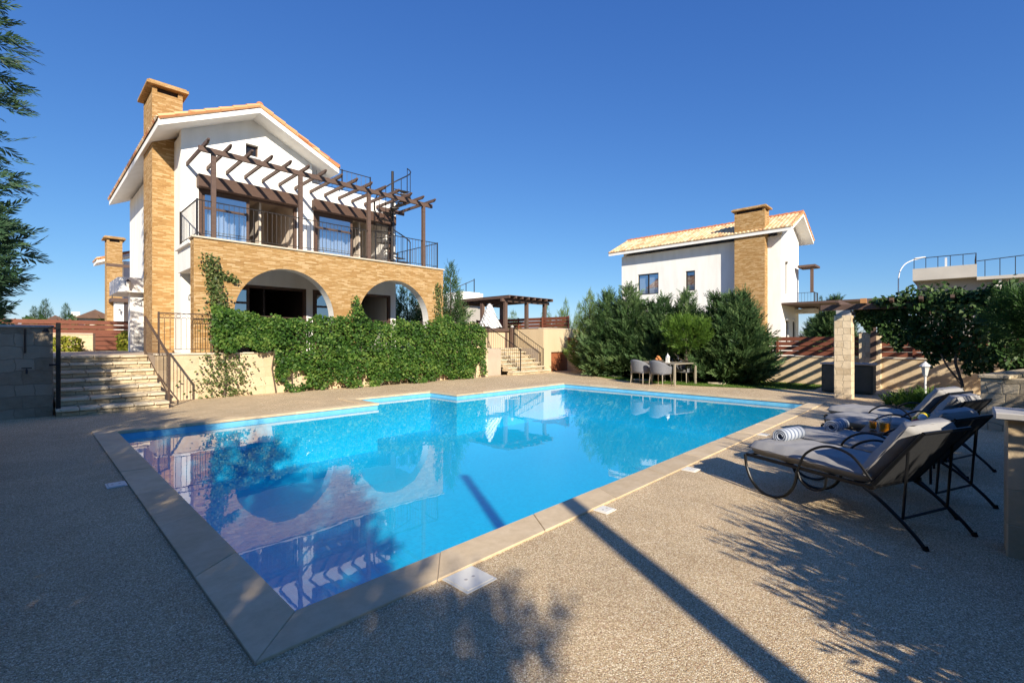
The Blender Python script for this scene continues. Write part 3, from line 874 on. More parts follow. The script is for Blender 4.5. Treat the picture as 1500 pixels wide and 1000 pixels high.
# attic window
f = MB()
for a in ((hx0, hz0, hx1, hz0+.04), (hx0, hz1-.04, hx1, hz1), (hx0, hz0+.04, hx0+.04, hz1-.04), (hx1-.04, hz0+.04, hx1, hz1-.04)):
    f.box(a[0], HV0+.12, a[1], a[2], HV0+.18, a[3])
wn_ = f.build("window", M['shutter'], main)
MB().add([(hx0, HV0+.15, hz0), (hx1, HV0+.15, hz0), (hx1, HV0+.15, hz1), (hx0, HV0+.15, hz1)], [(0,1,2,3)]).build("pane", M['darkpane'], wn_)
MB().box(hx0-.05, HV0-.04, hz0-.05, hx1+.05, HV0+.1, hz0-.005).build("sill", M['white'], wn_)
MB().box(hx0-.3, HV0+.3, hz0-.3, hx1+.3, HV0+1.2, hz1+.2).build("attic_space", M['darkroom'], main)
# arcade wall with two arches, brick in front
AV0, AV1 = 14.42, 14.78
ARC = [(5.37, 1.42), (9.04, 1.42)]; ZS = 2.18
def lower(u):
    for c, r in ARC:
        if abs(u-c) <= r + 1e-6: return ZS + math.sqrt(max(0, r*r-(u-c)**2))
    return TZ
mb = MB(); mbs = MB()
us = [3.02]
for c, r in ARC: us += [c - r*math.cos(PI*i/36) for i in range(37)]
us.append(11.14); top = FZ
for a, b in zip(us[:-1], us[1:]):
    inside = any(abs((a+b)/2-c) < r for c, r in ARC)
    za, zb = (lower(a), lower(b)) if inside else (TZ, TZ)
    mb.add([(a,AV0,za),(b,AV0,zb),(b,AV0,top),(a,AV0,top)], [(0,1,2,3)])
    mbs.add([(a,AV1,za),(b,AV1,zb),(b,AV1,top),(a,AV1,top)], [(3,2,1,0)])
    if inside: mbs.add([(a,AV0+.004,za),(b,AV0+.004,zb),(b,AV1,zb),(a,AV1,za)], [(3,2,1,0)])
for c, r in ARC:
    for s in (-1, 1):
        x = c+s*r; mbs.add([(x,AV0+.004,TZ),(x,AV1,TZ),(x,AV1,ZS),(x,AV0+.004,ZS)], [(0,1,2,3)])
for x in (3.02, 11.14): mb.add([(x,AV0,TZ),(x,AV1,TZ),(x,AV1,top),(x,AV0,top)], [(0,1,2,3)])
mb.add([(3.02,AV0,top),(11.14,AV0,top),(11.14,AV1,top),(3.02,AV1,top)], [(0,1,2,3)])
arc = mb.build("arcade_wall", M['brick'], main)
mbs.build("arch_soffit", M['white'], arc)
MB().box(2.97, AV0-.045, top+.002, 11.19, AV1+.05, top+.05).build("coping", M['cap'], arc, bevel=.006)
# balcony slab, porch ceiling, side beam with its opening
MB().box(3.06, AV1, FZ-.30, 11.1, HV0, FZ-.02).build("balcony_floor", M['white'], main)
m = MB()
ps = [(AV1, 3.40)] + [(AV1 + (HV0-AV1)*i/14, 2.75 + .75*math.sin(PI*(.16+.84*(1-i/14)/1.0)/1.0*.5+.25)) for i in range(1, 14)] + [(HV0, 3.02)]
m.prism([(AV1, 3.45), (HV0, 3.45), (HV0, FZ-.3), (AV1, FZ-.3)], 3.06, 3.30, 'yz')
m.box(2.98, AV1, FZ-.10, 3.06, HV0, FZ-.01)
m.build("side_beam", M['white'], main)
# doors
for (a, b, z0, z1), sp, up in ((D1, 4.98, 1), (D2, 8.52, 1), (G1, 4.98, 0), (G2, 8.5, 0)):
    if up:
        glazed_door(main, a, b, HV0+.02, z0, z1-.12, sp, "balcony_door")
        MB().box(a-.06, HV0-.27, z1-.16, b+.06, HV0-.001, z1+.20).build("lintel", M['shutter'], main, bevel=.006)
        room(main, a-.02, b+.02, HV0+.285, HV0+3.0, z0, z1+.25)
    else:
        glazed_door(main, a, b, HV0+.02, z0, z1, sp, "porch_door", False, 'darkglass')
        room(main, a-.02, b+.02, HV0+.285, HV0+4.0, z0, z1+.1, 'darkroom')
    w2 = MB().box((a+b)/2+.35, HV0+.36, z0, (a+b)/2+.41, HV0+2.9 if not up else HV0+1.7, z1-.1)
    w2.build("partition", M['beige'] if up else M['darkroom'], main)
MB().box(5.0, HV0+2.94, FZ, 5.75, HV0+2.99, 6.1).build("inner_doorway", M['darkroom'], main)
MB().box(8.6, HV0+2.94, FZ, 9.2, HV0+2.99, 6.1).build("inner_doorway", M['beige'], main)
# wall lamps
def wall_lamp(root, x, y, z, dx=0, dy=-1):
    m = MB().box(x-.04, y-.04, z-.07, x+.04, y+.04, z+.07)
    m.tube([(x, y, z), (x+dx*.14, y+dy*.14, z+.10)], .012, 6)
    l = m.build("wall_lamp", M['iron'], root)
    cx, cy = x+dx*.16, y+dy*.16
    MB().lathe([(.03, z-.12), (.06, z+.05), (0, z+.05)], cx, cy, 6).build("lantern", M['lampglass'], l)
    MB().lathe([(.075, z+.05), (.02, z+.11), (0, z+.13)], cx, cy, 6).build("lantern_cap", M['iron'], l)
wall_lamp(main, 3.36, HV0, 2.75)
# balcony railing
br = MB().box(3.10, AV0+.10, FZ+.05, 3.14, AV0+.14, FZ+1.06).build("balcony_railing", M['iron'], main)
railing(br, (3.12, AV0+.12, FZ+.05), (10.95, AV0+.12, FZ+.05), .98, .125, 'iron', (.335, .665, 1), False)
br2 = MB().box(3.10, HV0-.06, FZ, 3.14, HV0-.02, FZ+1.06).build("balcony_railing", M['iron'], main)
railing(br2, (3.12, AV0+.12, FZ+.05), (3.12, HV0-.03, FZ+.05), .98, .125, 'iron', ())
br3 = MB().box(10.93, HV0+.78, FZ, 10.97, HV0+.82, FZ+1.06).build("balcony_railing", M['iron'], main)
railing(br3, (10.95, AV0+.12, FZ+.05), (10.95, HV0+.8, FZ+.05), .98, .125, 'iron', ())
MB().box(WR, HV0, FZ-.3, 11.1, HV0+.9, FZ-.02).build("balcony_floor", M['white'], main)
# balcony pergola
pg = MB().beam((3.15, 14.56, 6.58), (10.72, 14.56, 6.58), .08, .14).build("pergola", M['timber'], main, bevel=.006)
src = None
for x in (3.50, 5.80, 8.08, 10.32):
    if src is None: src = MB().box(x-.055, 14.505, FZ+.05, x+.055, 14.615, 6.508).build("post", M['timber'], pg, bevel=.006); bx = x
    else: share("post", src, pg, (x-bx, 0, 0))
src = None
for k in range(15):
    x = 3.28 + k*.5175
    if src is None:
        m = MB().prism([(14.08, 6.70), (14.18, 6.64), (HV0-.01, 6.64), (HV0-.01, 6.74), (14.08, 6.74)], x-.026, x+.026, 'yz')
        src = m.build("rafter", M['timber'], pg); bx = x
    else: share("rafter", src, pg, (x-bx, 0, 0))
MB().beam((9.6, HV0-.03, 6.66), (10.72, HV0-.03, 6.66), .06, .16).build("ledger", M['timber'], pg)
# roof terrace railing
rr = MB().box(6.98, HV0+.12, 7.02, 7.02, HV0+.16, 7.85).build("roof_railing", M['iron'], main)
railing(rr, (7.0, HV0+.14, 7.0), (9.3, HV0+.14, 7.0), .82, .2, 'iron', (.5, 1))
# spiral stair
cx, cy = 9.72, 15.72
sp = MB().tube([(cx, cy, FZ), (cx, cy, 7.95)], .05, 12).build("spiral_stair", M['iron'], main)
N = 17; outer = []
for k in range(N):
    a0 = -.6 + k*.42; a1 = a0 + .50; z = FZ + .17 + k*.185; r = .70
    pts = [(cx+.05*math.cos(a0), cy+.05*math.sin(a0))] + [(cx+r*math.cos(a0+(a1-a0)*j/4), cy+r*math.sin(a0+(a1-a0)*j/4)) for j in range(5)]
    MB().prism(pts, z-.022, z, 'xy').build("tread", M['iron'], sp)
    am = a0 + .2
    b0 = Vector((cx+(r-.02)*math.cos(am), cy+(r-.02)*math.sin(am), z))
    MB().tube([b0, b0+Vector((0,0,.92))], .013, 5).build("baluster", M['iron'], sp)
    outer.append(b0+Vector((0,0,.93)))
fine = []
for i in range(len(outer)-1):
    for s in (0, .5):
        p = outer[i].lerp(outer[i+1], s); d = Vector((p.x-cx, p.y-cy, 0)).normalized()*.68; fine.append((cx+d.x, cy+d.y, p.z))
fine.append(outer[-1]); MB().tube(fine, .022, 6).build("handrail", M['iron'], sp)
# left side porch with curved white canopy
m = MB(); pr = [(1.98+.22*(1-math.cos(a)), 18.95+.22*(1-math.sin(a))) for a in np.linspace(0, PI/2, 6)]
pr = pr[::-1]
m.prism([(3.14, 18.95), (3.14, 21.2), (1.98, 21.2)] + [(1.98+.25*(1-math.cos(a)), 18.95+.25*(1-math.sin(a))) for a in np.linspace(0, PI/2, 7)], 3.02, 3.48, 'xy')
po = m.build("side_porch", M['white'], main)
m = MB().box(2.30, 19.2, TZ, 2.74, 19.62, 3.02); m.build("column", M['white'], po)
MB().box(2.38, 19.17, 1.42, 2.52, 19.198, 1.72).build("meter_box", M['greycap'], po)
MB().box(2.9, 20.9, TZ, 3.12, 21.1, 3.0).build("column", M['white'], po)
wall_lamp(main, 2.62, 19.2, 2.72); wall_lamp(main, 2.2, 18.95, 3.28)

# ---- neighbour villas of the same kind
def casement(root, x, v0, v1, z0, z1, panes=2, dark=False):
    f = MB(); w_ = .07
    f.box(x-.03, v0, z0, x+.05, v0+w_, z1); f.box(x-.03, v1-w_, z0, x+.05, v1, z1)
    f.box(x-.03, v0+w_, z0, x+.05, v1-w_, z0+w_); f.box(x-.03, v0+w_, z1-w_, x+.05, v1-w_, z1)
    if panes == 2: f.box(x-.028, (v0+v1)/2-.04, z0+w_, x+.05, (v0+v1)/2+.04, z1-w_)
    o = f.build("window", M['iron'], root)
    MB().add([(x+.0,v0,z0),(x+.0,v1,z0),(x+.0,v1,z1),(x+.0,v0,z1)], [(0,1,2,3)]).build("pane", M['darkglass' if dark else 'glass'], o)
    m = MB().box(x-.09, v0-.08, z0-.09, x+.02, v1+.08, z0-.005); m.build("sill", M['white'], o)
    MB().box(x+.12, v0-.1, z0-.1, x+.16, v1+.1, z1+.1).build("blind", M['curtain'], o)
    return o
NB = thing("villa", "white neighbouring villa with pale tiled roof and brick chimney behind the conifers at the right", "house", (30.8, 12, 0))
x0, x1, y0, y1 = 28.93, 32.75, 7.22, 17.2
W1 = (14.45, 15.95, 4.56, 5.95); W2 = (12.02, 12.62, 4.6, 5.85)
m = MB().grid_wall('y', x0, x0+.25, y0, y1, 0, 7.3, [W1, W2])
m.grid_wall('x', y0+.001, y0+.25, x0+.25, x1, 0, 7.0, [(29.75, 30.15, 4.1, 5.9), (29.9, 30.5, 1.2, 2.6), (31.4, 32.0, 1.2, 2.6)])
uc = (x0+x1)/2; hw = 2.56
def ru(u): return 7.55 - .19 + (hw-abs(u-uc))*.482
m.prism([(x0+.25, 7.0), (x1, 7.0), (x1, ru(x1)), (uc, ru(uc)), (x0+.25, ru(x0+.25))], y0+.001, y0+.25)
m.box(x1-.25, y0+.25, 0, x1, y1, 7.3); m.prism([(x0+.25, 0), (x1-.25, 0), (x1-.25, ru(x1-.25)), (uc, ru(uc)), (x0+.25, ru(x0+.25))], y1-.25, y1)
m.box(x1, y0+1.2, 0, x1+3.4, y1, 7.0)
m.build("wall", M['white'], NB)
villa_roof(NB, uc, hw, 7.55, .482, 6.55, 17.85, tile='tile_pale')
chimney(NB, 28.40, 29.2, 7.9, 9.5, 0, 8.72)
casement(NB, x0+.1, *W1); casement(NB, x0+.1, *W2, panes=1, dark=True)
for (a, b, c, d) in ((29.75, 30.15, 4.1, 5.9), (29.9, 30.5, 1.2, 2.6), (31.4, 32.0, 1.2, 2.6)):
    o = MB().box(a, y0+.08, c, a+.06, y0+.16, d).box(b-.06, y0+.08, c, b, y0+.16, d).box(a+.06, y0+.08, d-.06, b-.06, y0+.16, d).box(a+.06, y0+.08, c, b-.06, y0+.16, c+.06).build("window", M['iron'], NB)
    MB().box(a, y0+.11, c, b, y0+.14, d).build("pane", M['darkglass'], o)
    MB().box(a-.06, y0-.12, d+.02, b+.06, y0, d+.12).build("lintel", M['white'], o)
bal = MB().box(31.9, 6.2, 3.1, 32.9, y0-.003, 3.35).build("balcony", M['white'], NB)
railing(bal, (31.95, 6.25, 3.35), (32.85, 6.25, 3.35), .95, .15, 'iron', (0, 1)); railing(bal, (31.95, 6.25, 3.35), (31.95, y0, 3.35), .95, .15, 'iron', ())
MB().box(31.95, 6.3, 4.3, 32.1, 6.45, 5.75).build("post", M['timber'], bal); MB().beam((31.7, 6.6, 5.85), (33, 6.6, 5.85), .9, .12).build("canopy", M['timber'], bal)
MB().prism([(28.95, 3.45), (37, 3.45), (37, 3.56), (28.95, 3.56)], 2.2, y0-.003).build("porch_roof", M['timber'], NB)

NL = thing("villa", "farther white villa with slender brick chimney seen past the left side of the main villa", "house", (5.3, 37, TZ))
m = MB().box(4.0, 35.9, 0, 7.4, 37.2, 6.2).box(4.5, 37.2, 0, 7.4, 46, 6.2); m.build("wall", M['white'], NL)
villa_roof(NL, 5.5, 2.72, 6.1, .40, 35.6, 37.5)
chimney(NL, 3.12, 3.80, 34.6, 35.55, TZ, 7.05)
MB().box(3.35, 33.6, TZ, 3.75, 34.0, 3.6).build("column", M['white'], NL)
MB().box(3.2, 33.4, 3.6, 5.6, 35.6, 3.8).build("balcony", M['timber'], NL)
br = MB().box(3.22, 33.42, 3.8, 3.26, 33.46, 4.7).build("balcony_railing", M['iron'], NL)
railing(br, (3.24, 33.44, 3.8), (5.5, 33.44, 3.8), .9, .2, 'iron', (1,))
MB().beam((3.0, 33.5, 5.6), (5.6, 33.5, 5.6), .1, .16).build("pergola_beam", M['timber'], NL)
wall_lamp(NL, 3.55, 33.6, 3.1)

# ------------------------------------------------------------------ pergolas, fences, pillars
def slat_fence(name, label, p0, p1, z0, z1, n, post_gap=1.9, stone=None, cat="fence"):
    """horizontal boards on posts; with stone=(z, thick) a cladded wall below"""
    t = thing(name, label, cat, ((p0[0]+p1[0])/2, (p0[1]+p1[1])/2, 0))
    a = Vector((*p0, 0)); b = Vector((*p1, 0)); L = (b-a).length; d = (b-a).normalized()
    if stone:
        base, zt, th = stone
        r = Vector((-d.y, d.x, 0))*th/2
        m = MB(); m.beam(a+Vector((0,0,(base+zt)/2)), b+Vector((0,0,(base+zt)/2)), th, zt-base); m.build("wall", M['stone'], t)
        MB().beam(a+Vector((0,0,zt+.02)), b+Vector((0,0,zt+.02)), th+.06, .04).build("coping", M['cap'], t, bevel=.006)
    hgt = (z1-z0)/n; m = MB()
    for k in range(n):
        z = z0 + hgt*(k+.5); m.beam(a+Vector((0,0,z)), b+Vector((0,0,z)), .03, hgt-.022)
    m.build("slat_panel", M['slat'], t)
    k = max(1, round(L/post_gap))
    for i in range(k+1):
        p = a.lerp(b, i/k); n_ = Vector((-d.y, d.x, 0))*.045
        MB().box(p.x+n_.x-.035, p.y+n_.y-.035, z0-.02, p.x+n_.x+.035, p.y+n_.y+.035, z1+.02).build("post", M['slat'], t)
    return t
slat_fence("garden_fence", "red brown slat fence on a cream stone wall striped by pergola shadows at the right", (18.6, -4.5), (18.6, 14.0), .97, 1.62, 4, 1.9, (-.05, .92, .28))
slat_fence("terrace_fence", "red brown slat fence on the terrace behind the far timber pergola", (19.25, 14.5), (19.25, 21.5), 2.0, 2.72, 4, 1.8)
slat_fence("terrace_fence", "low red brown slat fence behind the folded striped parasol", (13.2, 21.6), (19.2, 21.6), 1.5, 2.35, 5, 1.8)
t = slat_fence("boundary_fence", "brown slat fence on a cream wall with a small gate, left of the main villa", (-5, 22.2), (3.05, 22.2), 1.72, 2.2, 3, 2.0, (TZ, 1.70, .2))
g = MB().box(1.62, 22.03, TZ+.02, 2.36, 22.07, 1.74).build("gate", M['shutter'], t)
m = MB()
for k in range(4): m.box(1.68, 22.0, TZ+.04+k*.155, 2.30, 22.028, TZ+.04+k*.155+.13)
m.build("gate_boards", M['slat'], g)

def pillar(label, x0, x1, y0, y1, h, cap=True):
    t = thing("stone_pillar", label, "pillar", ((x0+x1)/2, (y0+y1)/2, 0))
    MB().box(x0, y0, -.05, x1, y1, h).build("shaft", M['stone_pier'], t, bevel=.012)
    if cap: MB().box(x0-.02, y0-.02, h, x1+.02, y1+.02, h+.03).build("cap", M['cap'], t, bevel=.006)
    return t
pillar("cream stone pillar carrying the pergola beam at the corner of the pool deck", 14.50, 14.90, 2.02, 2.40, 2.13, False)
pillar("short cream stone pier in the slat fence behind the tall pillar, crossed by shadow stripes", 18.35, 18.85, 1.82, 2.38, 1.72)
pillar("rough stone pillar at the right of the vine, mostly hidden by leaves", 14.5, 14.9, -3.6, -3.2, 2.13, False)
# dark cabinet behind the pillar
t = thing("garden_cabinet", "dark green low cabinet with a pale top behind the tall stone pillar", "cabinet", (16.3, 2.3, 0))
c_ = MB().box(16.0, 1.75, .02, 16.6, 2.95, .80).build("body", simple("dark_green_panel", (.05,.065,.055), (.07,.08,.07), 4, .7), t, bevel=.02)
MB().box(15.97, 1.72, .80, 16.63, 2.98, .85).build("top", M['greycap'], t, bevel=.01)
for y in (1.79, 2.37): MB().box(15.985, y, .08, 15.999, y+.54, .76).build("door", M['cabinet_door'], c_, bevel=.004)

# vine pergola at the right
t = thing("vine_pergola", "dark timber pergola resting on the stone pillar and grown over with vine", "pergola", (16.3, -.6, 0))
MB().box(14.56, 2.06, 2.132, 14.84, 2.36, 2.268).build("pad", M['greycap'], t)
MB().prism([(14.62, 2.27), (14.78, 2.27), (14.78, 2.42), (14.62, 2.42)], -3.9, 2.72).build("beam", M['timber'], t, bevel=.006)
MB().prism([(18.2, 2.27), (18.36, 2.27), (18.36, 2.42), (18.2, 2.42)], -3.9, 2.72).build("beam", M['timber'], t, bevel=.006)
src = None
for k in range(12):
    y = 2.28 - k*.53
    if src is None:
        src = MB().prism([(14.2, 2.44), (14.32, 2.40), (18.7, 2.40), (18.7, 2.51), (14.2, 2.51)], y-.035, y+.035).build("rafter", M['timber'], t, bevel=.005); by = y
    else: share("rafter", src, t, (0, y-by, 0))
MB().box(14.12, 1.68, 2.40, 14.2, 1.80, 2.515).build("beam_end", M['sunlit_wood'], t)  # end of a timber beam, its sunlit orange painted on
for y in (2.0, -3.3): MB().box(18.22, y-.07, .9, 18.34, y+.07, 2.27).build("post", M['timber'], t)

# timber pergola on the terrace
t = thing("timber_pergola", "dark timber pergola on the terrace beyond the far steps", "pergola", (17.9, 17.9, TZ))
PX0, PX1, PY0, PY1, PZ = 16.3, 19.6, 16.1, 19.7, 3.42
src = None
for (x, y) in ((16.45, 16.3), (18.0, 16.3), (19.45, 16.3), (16.45, 18.0), (16.45, 19.6), (19.45, 19.6)):
    if src is None: src = MB().box(x-.08, y-.08, TZ, x+.08, y+.08, PZ-.02).build("post", M['timber'], t, bevel=.006); b0 = (x, y)
    else: share("post", src, t, (x-b0[0], y-b0[1], 0))
for y in (16.3, 19.6): MB().box(PX0-.15, y-.06, PZ-.019, PX1+.2, y+.06, PZ+.13).build("beam", M['timber'], t, bevel=.006)
src = None
for k in range(8):
    x = PX0 + k*(PX1-PX0)/7
    if src is None: src = MB().box(x-.04, PY0-.25, PZ+.132, x+.04, PY1+.2, PZ+.25).build("rafter", M['timber'], t, bevel=.004); bx = x
    else: share("rafter", src, t, (x-bx, 0, 0))
m = MB().box(PX0-.05, PY0-.24, PZ+.252, PX1+.05, PY1+.2, PZ+.275); m.build("roof_boards", M['timber'], t)

# folded striped parasol under it
t = thing("parasol", "half folded parasol of white canvas with dark stripes under the far pergola", "parasol", (15.95, 16.9, TZ))
MB().tube([(15.95, 16.9, TZ), (15.95, 16.9, 3.35)], .03, 10).build("pole", M['iron'], t)
MB().lathe([(.28, TZ), (.28, TZ+.06), (.05, TZ+.1), (.05, TZ+.3), (0, TZ+.3)], 15.95, 16.9, 16).build("base", M['greycap'], t)
m = MB(); n = 32; vs = []; fs = []
prof = [(.05, 3.3), (.12, 3.24), (.2, 3.0), (.30, 2.7), (.42, 2.4), (.52, 2.2), (.55, 2.12)]
for j, (r, z) in enumerate(prof):
    for k in range(n):
        a = 2*PI*k/n; rr = r*(1+.16*math.sin(8*a+j*.2)*min(1, j/3)); vs.append((15.95+rr*math.cos(a), 16.9+rr*math.sin(a), z + .05*math.sin(4*a)*j/6))
for j in range(len(prof)-1):
    for k in range(n): fs.append((j*n+k, j*n+(k+1) % n, (j+1)*n+(k+1) % n, (j+1)*n+k))
m.add(vs, fs).build("canopy", M['canvas'], t, smooth=True)

# low walls at the right edge
t = thing("garden_wall", "low tan wall with a pale cap at the right edge beside the loungers", "wall", (4.9, -.6, 0))
MB().box(4.72, -1.6, -.05, 5.02, -.22, .95).build("wall", M['stone'], t, bevel=.008)
MB().box(4.66, -1.65, .95, 5.07, -.16, 1.0).build("cap", M['greycap'], t, bevel=.008)
t = thing("planter_wall", "shaded rubble stone planter wall behind the far loungers", "wall", (12.8, -.8, 0))
a, b = Vector((11.2, -.22, 0)), Vector((14.4, -1.0, 0)); d = (b-a).normalized(); nrm = Vector((d.y, -d.x, 0))
def quadprism(p, z0, z1): return MB().prism([(v.x, v.y) for v in p], z0, z1, 'xy')
quadprism([a, a+nrm*3.0, b+nrm*3.0, b], -.05, .86).build("wall", M['stone_rough'], t)
quadprism([a-d*.03-nrm*.03, a+nrm*.34-d*.03, b+nrm*.34, b-nrm*.03], .86, .92).build("cap", M['stone_rough'], t, bevel=.01)

# lawn
edge = [(17.9, 12.6), (16.7, 11.5), (15.7, 9.9), (15.25, 8.8), (15.1, 7.6), (15.15, 6.3), (15.6, 4.8), (16.3, 3.4), (18.4, 3.2), (18.4, 12.8)]
m = MB(); m.add([(x, y, .005) for x, y in edge], [tuple(reversed(range(len(edge))))]); kind(m.build("lawn", M['lawn']))
rng = np.random.default_rng(5); n = 42000
X = rng.uniform(15.0, 18.4, n); Y = rng.uniform(3.2, 12.6, n)
ex = np.interp(Y, [p[1] for p in edge[:8]][::-1], [p[0] for p in edge[:8]][::-1])
k_ = X > ex + .02*rng.normal(size=n); X, Y = X[k_], Y[k_]; n = len(X)
B = np.stack([X, Y, np.full(n, .004)], 1); D = rng.normal(size=(n, 3))*.45; D[:, 2] = 1
g_ = leaves_mesh("grass", B, D, rng.normal(size=(n, 3)), rng.uniform(.025, .06, n), np.full(n, .012), rng.uniform(0, 1, n), M['grass'], fold=.4)
kind(g_, 'stuff'); g_['label'] = "short green lawn grass under the conifers"
for i, (x, y) in enumerate(((16.5, 10.1), (15.5, 8.4), (16.2, 6.0))):
    m = MB(); a_ = np.linspace(0, 2*PI, 9)[:-1]
    m.prism([(x+.2*math.cos(q_)*(1+.15*math.sin(3*q_+i)), y+.32*math.sin(q_)) for q_ in a_], .01, .075, 'xy')
    tag(m.build("stepping_stone", M['tread'], None, (x, y, 0), bevel=.01), ["pale flat stone in the grass nearest the cream wall", "pale flat stone in the grass left of the dining table", "pale flat stone in the grass right of the dining table"][i], "stone", "flat stones in the lawn")

# ------------------------------------------------------------------ trees and climbing plants
def conifer(label, loc, h, r, n, spray, seed, mat='conif', k=10, trunk_r=.09, group=None, name="conifer_tree", cat="tree", **kw):
    t = thing(name, label, cat, loc, group)
    cr = conifer_crown("crown", h, r, n, spray, seed, M[mat], None, k=k, **kw); cr.parent = t
    tr = trunk_mesh(h*.9, trunk_r, seed, 7, .03, limb_len=r*.7); tro = tr.build("trunk", M['bark']); tro.parent = t
    return t
# big conifer over the grey wall
conifer("tall dark conifer rising over the grey stone wall at the left edge", (-1.05, 14.3, 0), 12.0, .94, 2000, .44, 3, 'conif_b', 18, .14, None, z0=1.75, elev=(-12, 26), power=.38, gap=.6, lobes=4, thin=(4.2, 6.2, .72))

def place(src, loc, sx, sz, rz, label, group):
    c = copy_tree(src); c.location = loc; c.scale = (sx, sx, sz); c.rotation_euler = (0, 0, rz); c['label'] = label; c['group'] = group; return c
G = "conifers in a row beside the lawn"
pa = conifer("tallest conifer of the lawn row, second from its left end", (17.0, 9.75, 0), 3.6, .92, 1500, .56, 11, 'conif', 16, .06, G, z0=.12, elev=(22, 58), power=.62, gap=.5)
pb = conifer("conifer of the lawn row under the wide window of the neighbouring villa", (17.1, 8.35, 0), 3.0, .86, 1400, .54, 12, 'conif', 16, .06, G, z0=.12, elev=(22, 60), power=.66, gap=.5)
pc = conifer("conifer of the lawn row just left of the neighbouring villa's brick chimney", (17.1, 6.3, 0), 3.0, .9, 1500, .56, 13, 'conif', 16, .06, G, z0=.12, elev=(20, 58), power=.62, gap=.5)
place(pb, (17.0, 10.75, 0), 1.1, 1.10, 2.1, "leftmost conifer of the lawn row", G)
place(pc, (17.3, 9.05, 0), .9, .97, 1.2, "shorter conifer of the lawn row between its tallest tree and the wide window", G)
place(pa, (17.3, 7.55, 0), .9, .90, 4.0, "conifer of the lawn row under the narrow window of the neighbouring villa", G)
place(pa, (17.0, 5.75, 0), .95, .84, .7, "conifer of the lawn row in front of the neighbouring villa's chimney", G)
place(pb, (17.0, 5.4, 0), .9, 1.0, 3.3, "rightmost conifer of the lawn row with its foot in the shade stripes", G)
pale = conifer("pale green conifer left of the lawn row beside the cream wall", (18.0, 12.35, 0), 3.7, 1.0, 1300, .36, 17, 'conif_l', 9, .06, None, z0=.15, elev=(45, 75), power=.7)
# round pine with a bare stem
t = thing("round_pine", "bright green round pine on a bare stem behind the dining table", "tree", (16.0, 6.95, 0))
rng = np.random.default_rng(21); n = 900
d = norm(rng.normal(size=(n, 3))); rr = rng.uniform(.25, 1, n)**.5
R_ = .74*(1+lump(d, 4, .16, 2.5))
Pp = d*(R_*rr)[:, None]*np.array([1, 1, .82]); Pp = Pp + np.array([16.0, 6.95, 1.72])
Dd = d*.8 + np.array([0, 0, .75]) + .3*rng.normal(size=(n, 3))
A = sprays(Pp, Dd, .26*rng.uniform(.7, 1.3, n), rng, 12, .6, .16)
leaves_mesh("crown", *A[:5], A[5], M['pine'], t)
trunk_mesh(1.9, .06, 3, 9, .03, (16.0, 6.95, 0), .6).build("trunk", M['bark'], t)

# ivy over the retaining wall and its railing
def ivy_points(n, u0, u1, z0f, z1f, seed, thick):
    rng = np.random.default_rng(seed)
    u = rng.uniform(u0, u1, n); s = rng.uniform(0, 1, n); lo = z0f(u); hi = z1f(u); z = lo + s*(hi-lo)
    q_ = np.stack([u, np.zeros(n), z], 1)
    th = thick*(.75 + lump(q_, seed, .45, 2.3))*np.clip(1.15 - .35*(z/2.2)**3, .3, 1.2)*np.minimum(1, (hi-z)/.25+.35)
    f = 1 - rng.uniform(0, 1, n)**2.2
    v = 14.06 - th*f
    v = np.where((z > 1.2) & (rng.uniform(0, 1, n) < .3), 14.1 + .25*rng.uniform(0, 1, n), v)
    P = np.stack([u, v, z], 1)
    hole = (((u-5.45)/.28)**2 + ((z-.42)/.26)**2 < 1) | (((u-7.5)/.22)**2 + ((z-.22)/.18)**2 < 1) | (((u-9.6)/.16)**2 + ((z-.3)/.12)**2 < 1) | (((u-12.5)/.2)**2 + ((z-.2)/.5)**2 < 1)
    P = P[~(hole & (rng.uniform(0, 1, n) < .94))]
    return P
t = thing("ivy_hedge", "thick green ivy hanging over the terrace wall below the arches", "ivy", (8.8, 14.1, 0))
rng = np.random.default_rng(8)
lo = lambda u: .10 + .10*np.sin(u*3.1) + .08*np.sin(u*7.7+1) + np.where(u < 5.1, .15, 0)
hi = lambda u: 2.16 + .07*np.sin(u*4.3) + .06*np.sin(u*9.1+2) + .75*np.exp(-((u-7.35)/.17)**2) + .3*np.exp(-((u-10.95)/.35)**2) + .12*np.exp(-((u-6.9)/.5)**2)
P1 = ivy_points(25000, 4.85, 12.85, lo, hi, 31, .42)
P2 = ivy_points(5600, 3.35, 5.0, lambda u: 1.28 + .10*np.sin(u*8), lambda u: 2.20 + .08*np.sin(u*5) + .3*np.exp(-((u-3.5)/.3)**2), 32, .25)
P = np.concatenate([P1, P2]); n = len(P)
Nn = np.tile(np.array([-.1, -1, .45]), (n, 1))
tone = np.clip(.42 + lump(P, 77, .28, 3.0) + .28*rng.normal(size=n), 0, 1)
cloud("foliage", P, Nn, .084, 33, M['ivy'], t, .5, .75, .8, tone)
m = MB(); rr = random.Random(4)
for k in range(16):
    x = 5.0 + k*.5 + rr.uniform(-.15, .15)
    m.tube([(x, 14.05, 0), (x+rr.uniform(-.15, .15), 14.03, .7), (x+rr.uniform(-.2, .2), 14.04, 1.3), (x+rr.uniform(-.2, .2), 14.1, 2.0)], [.022, .016, .012, .006], 5)
st_ = m.build("stems", M['bark'], t); kind(st_, 'stuff')

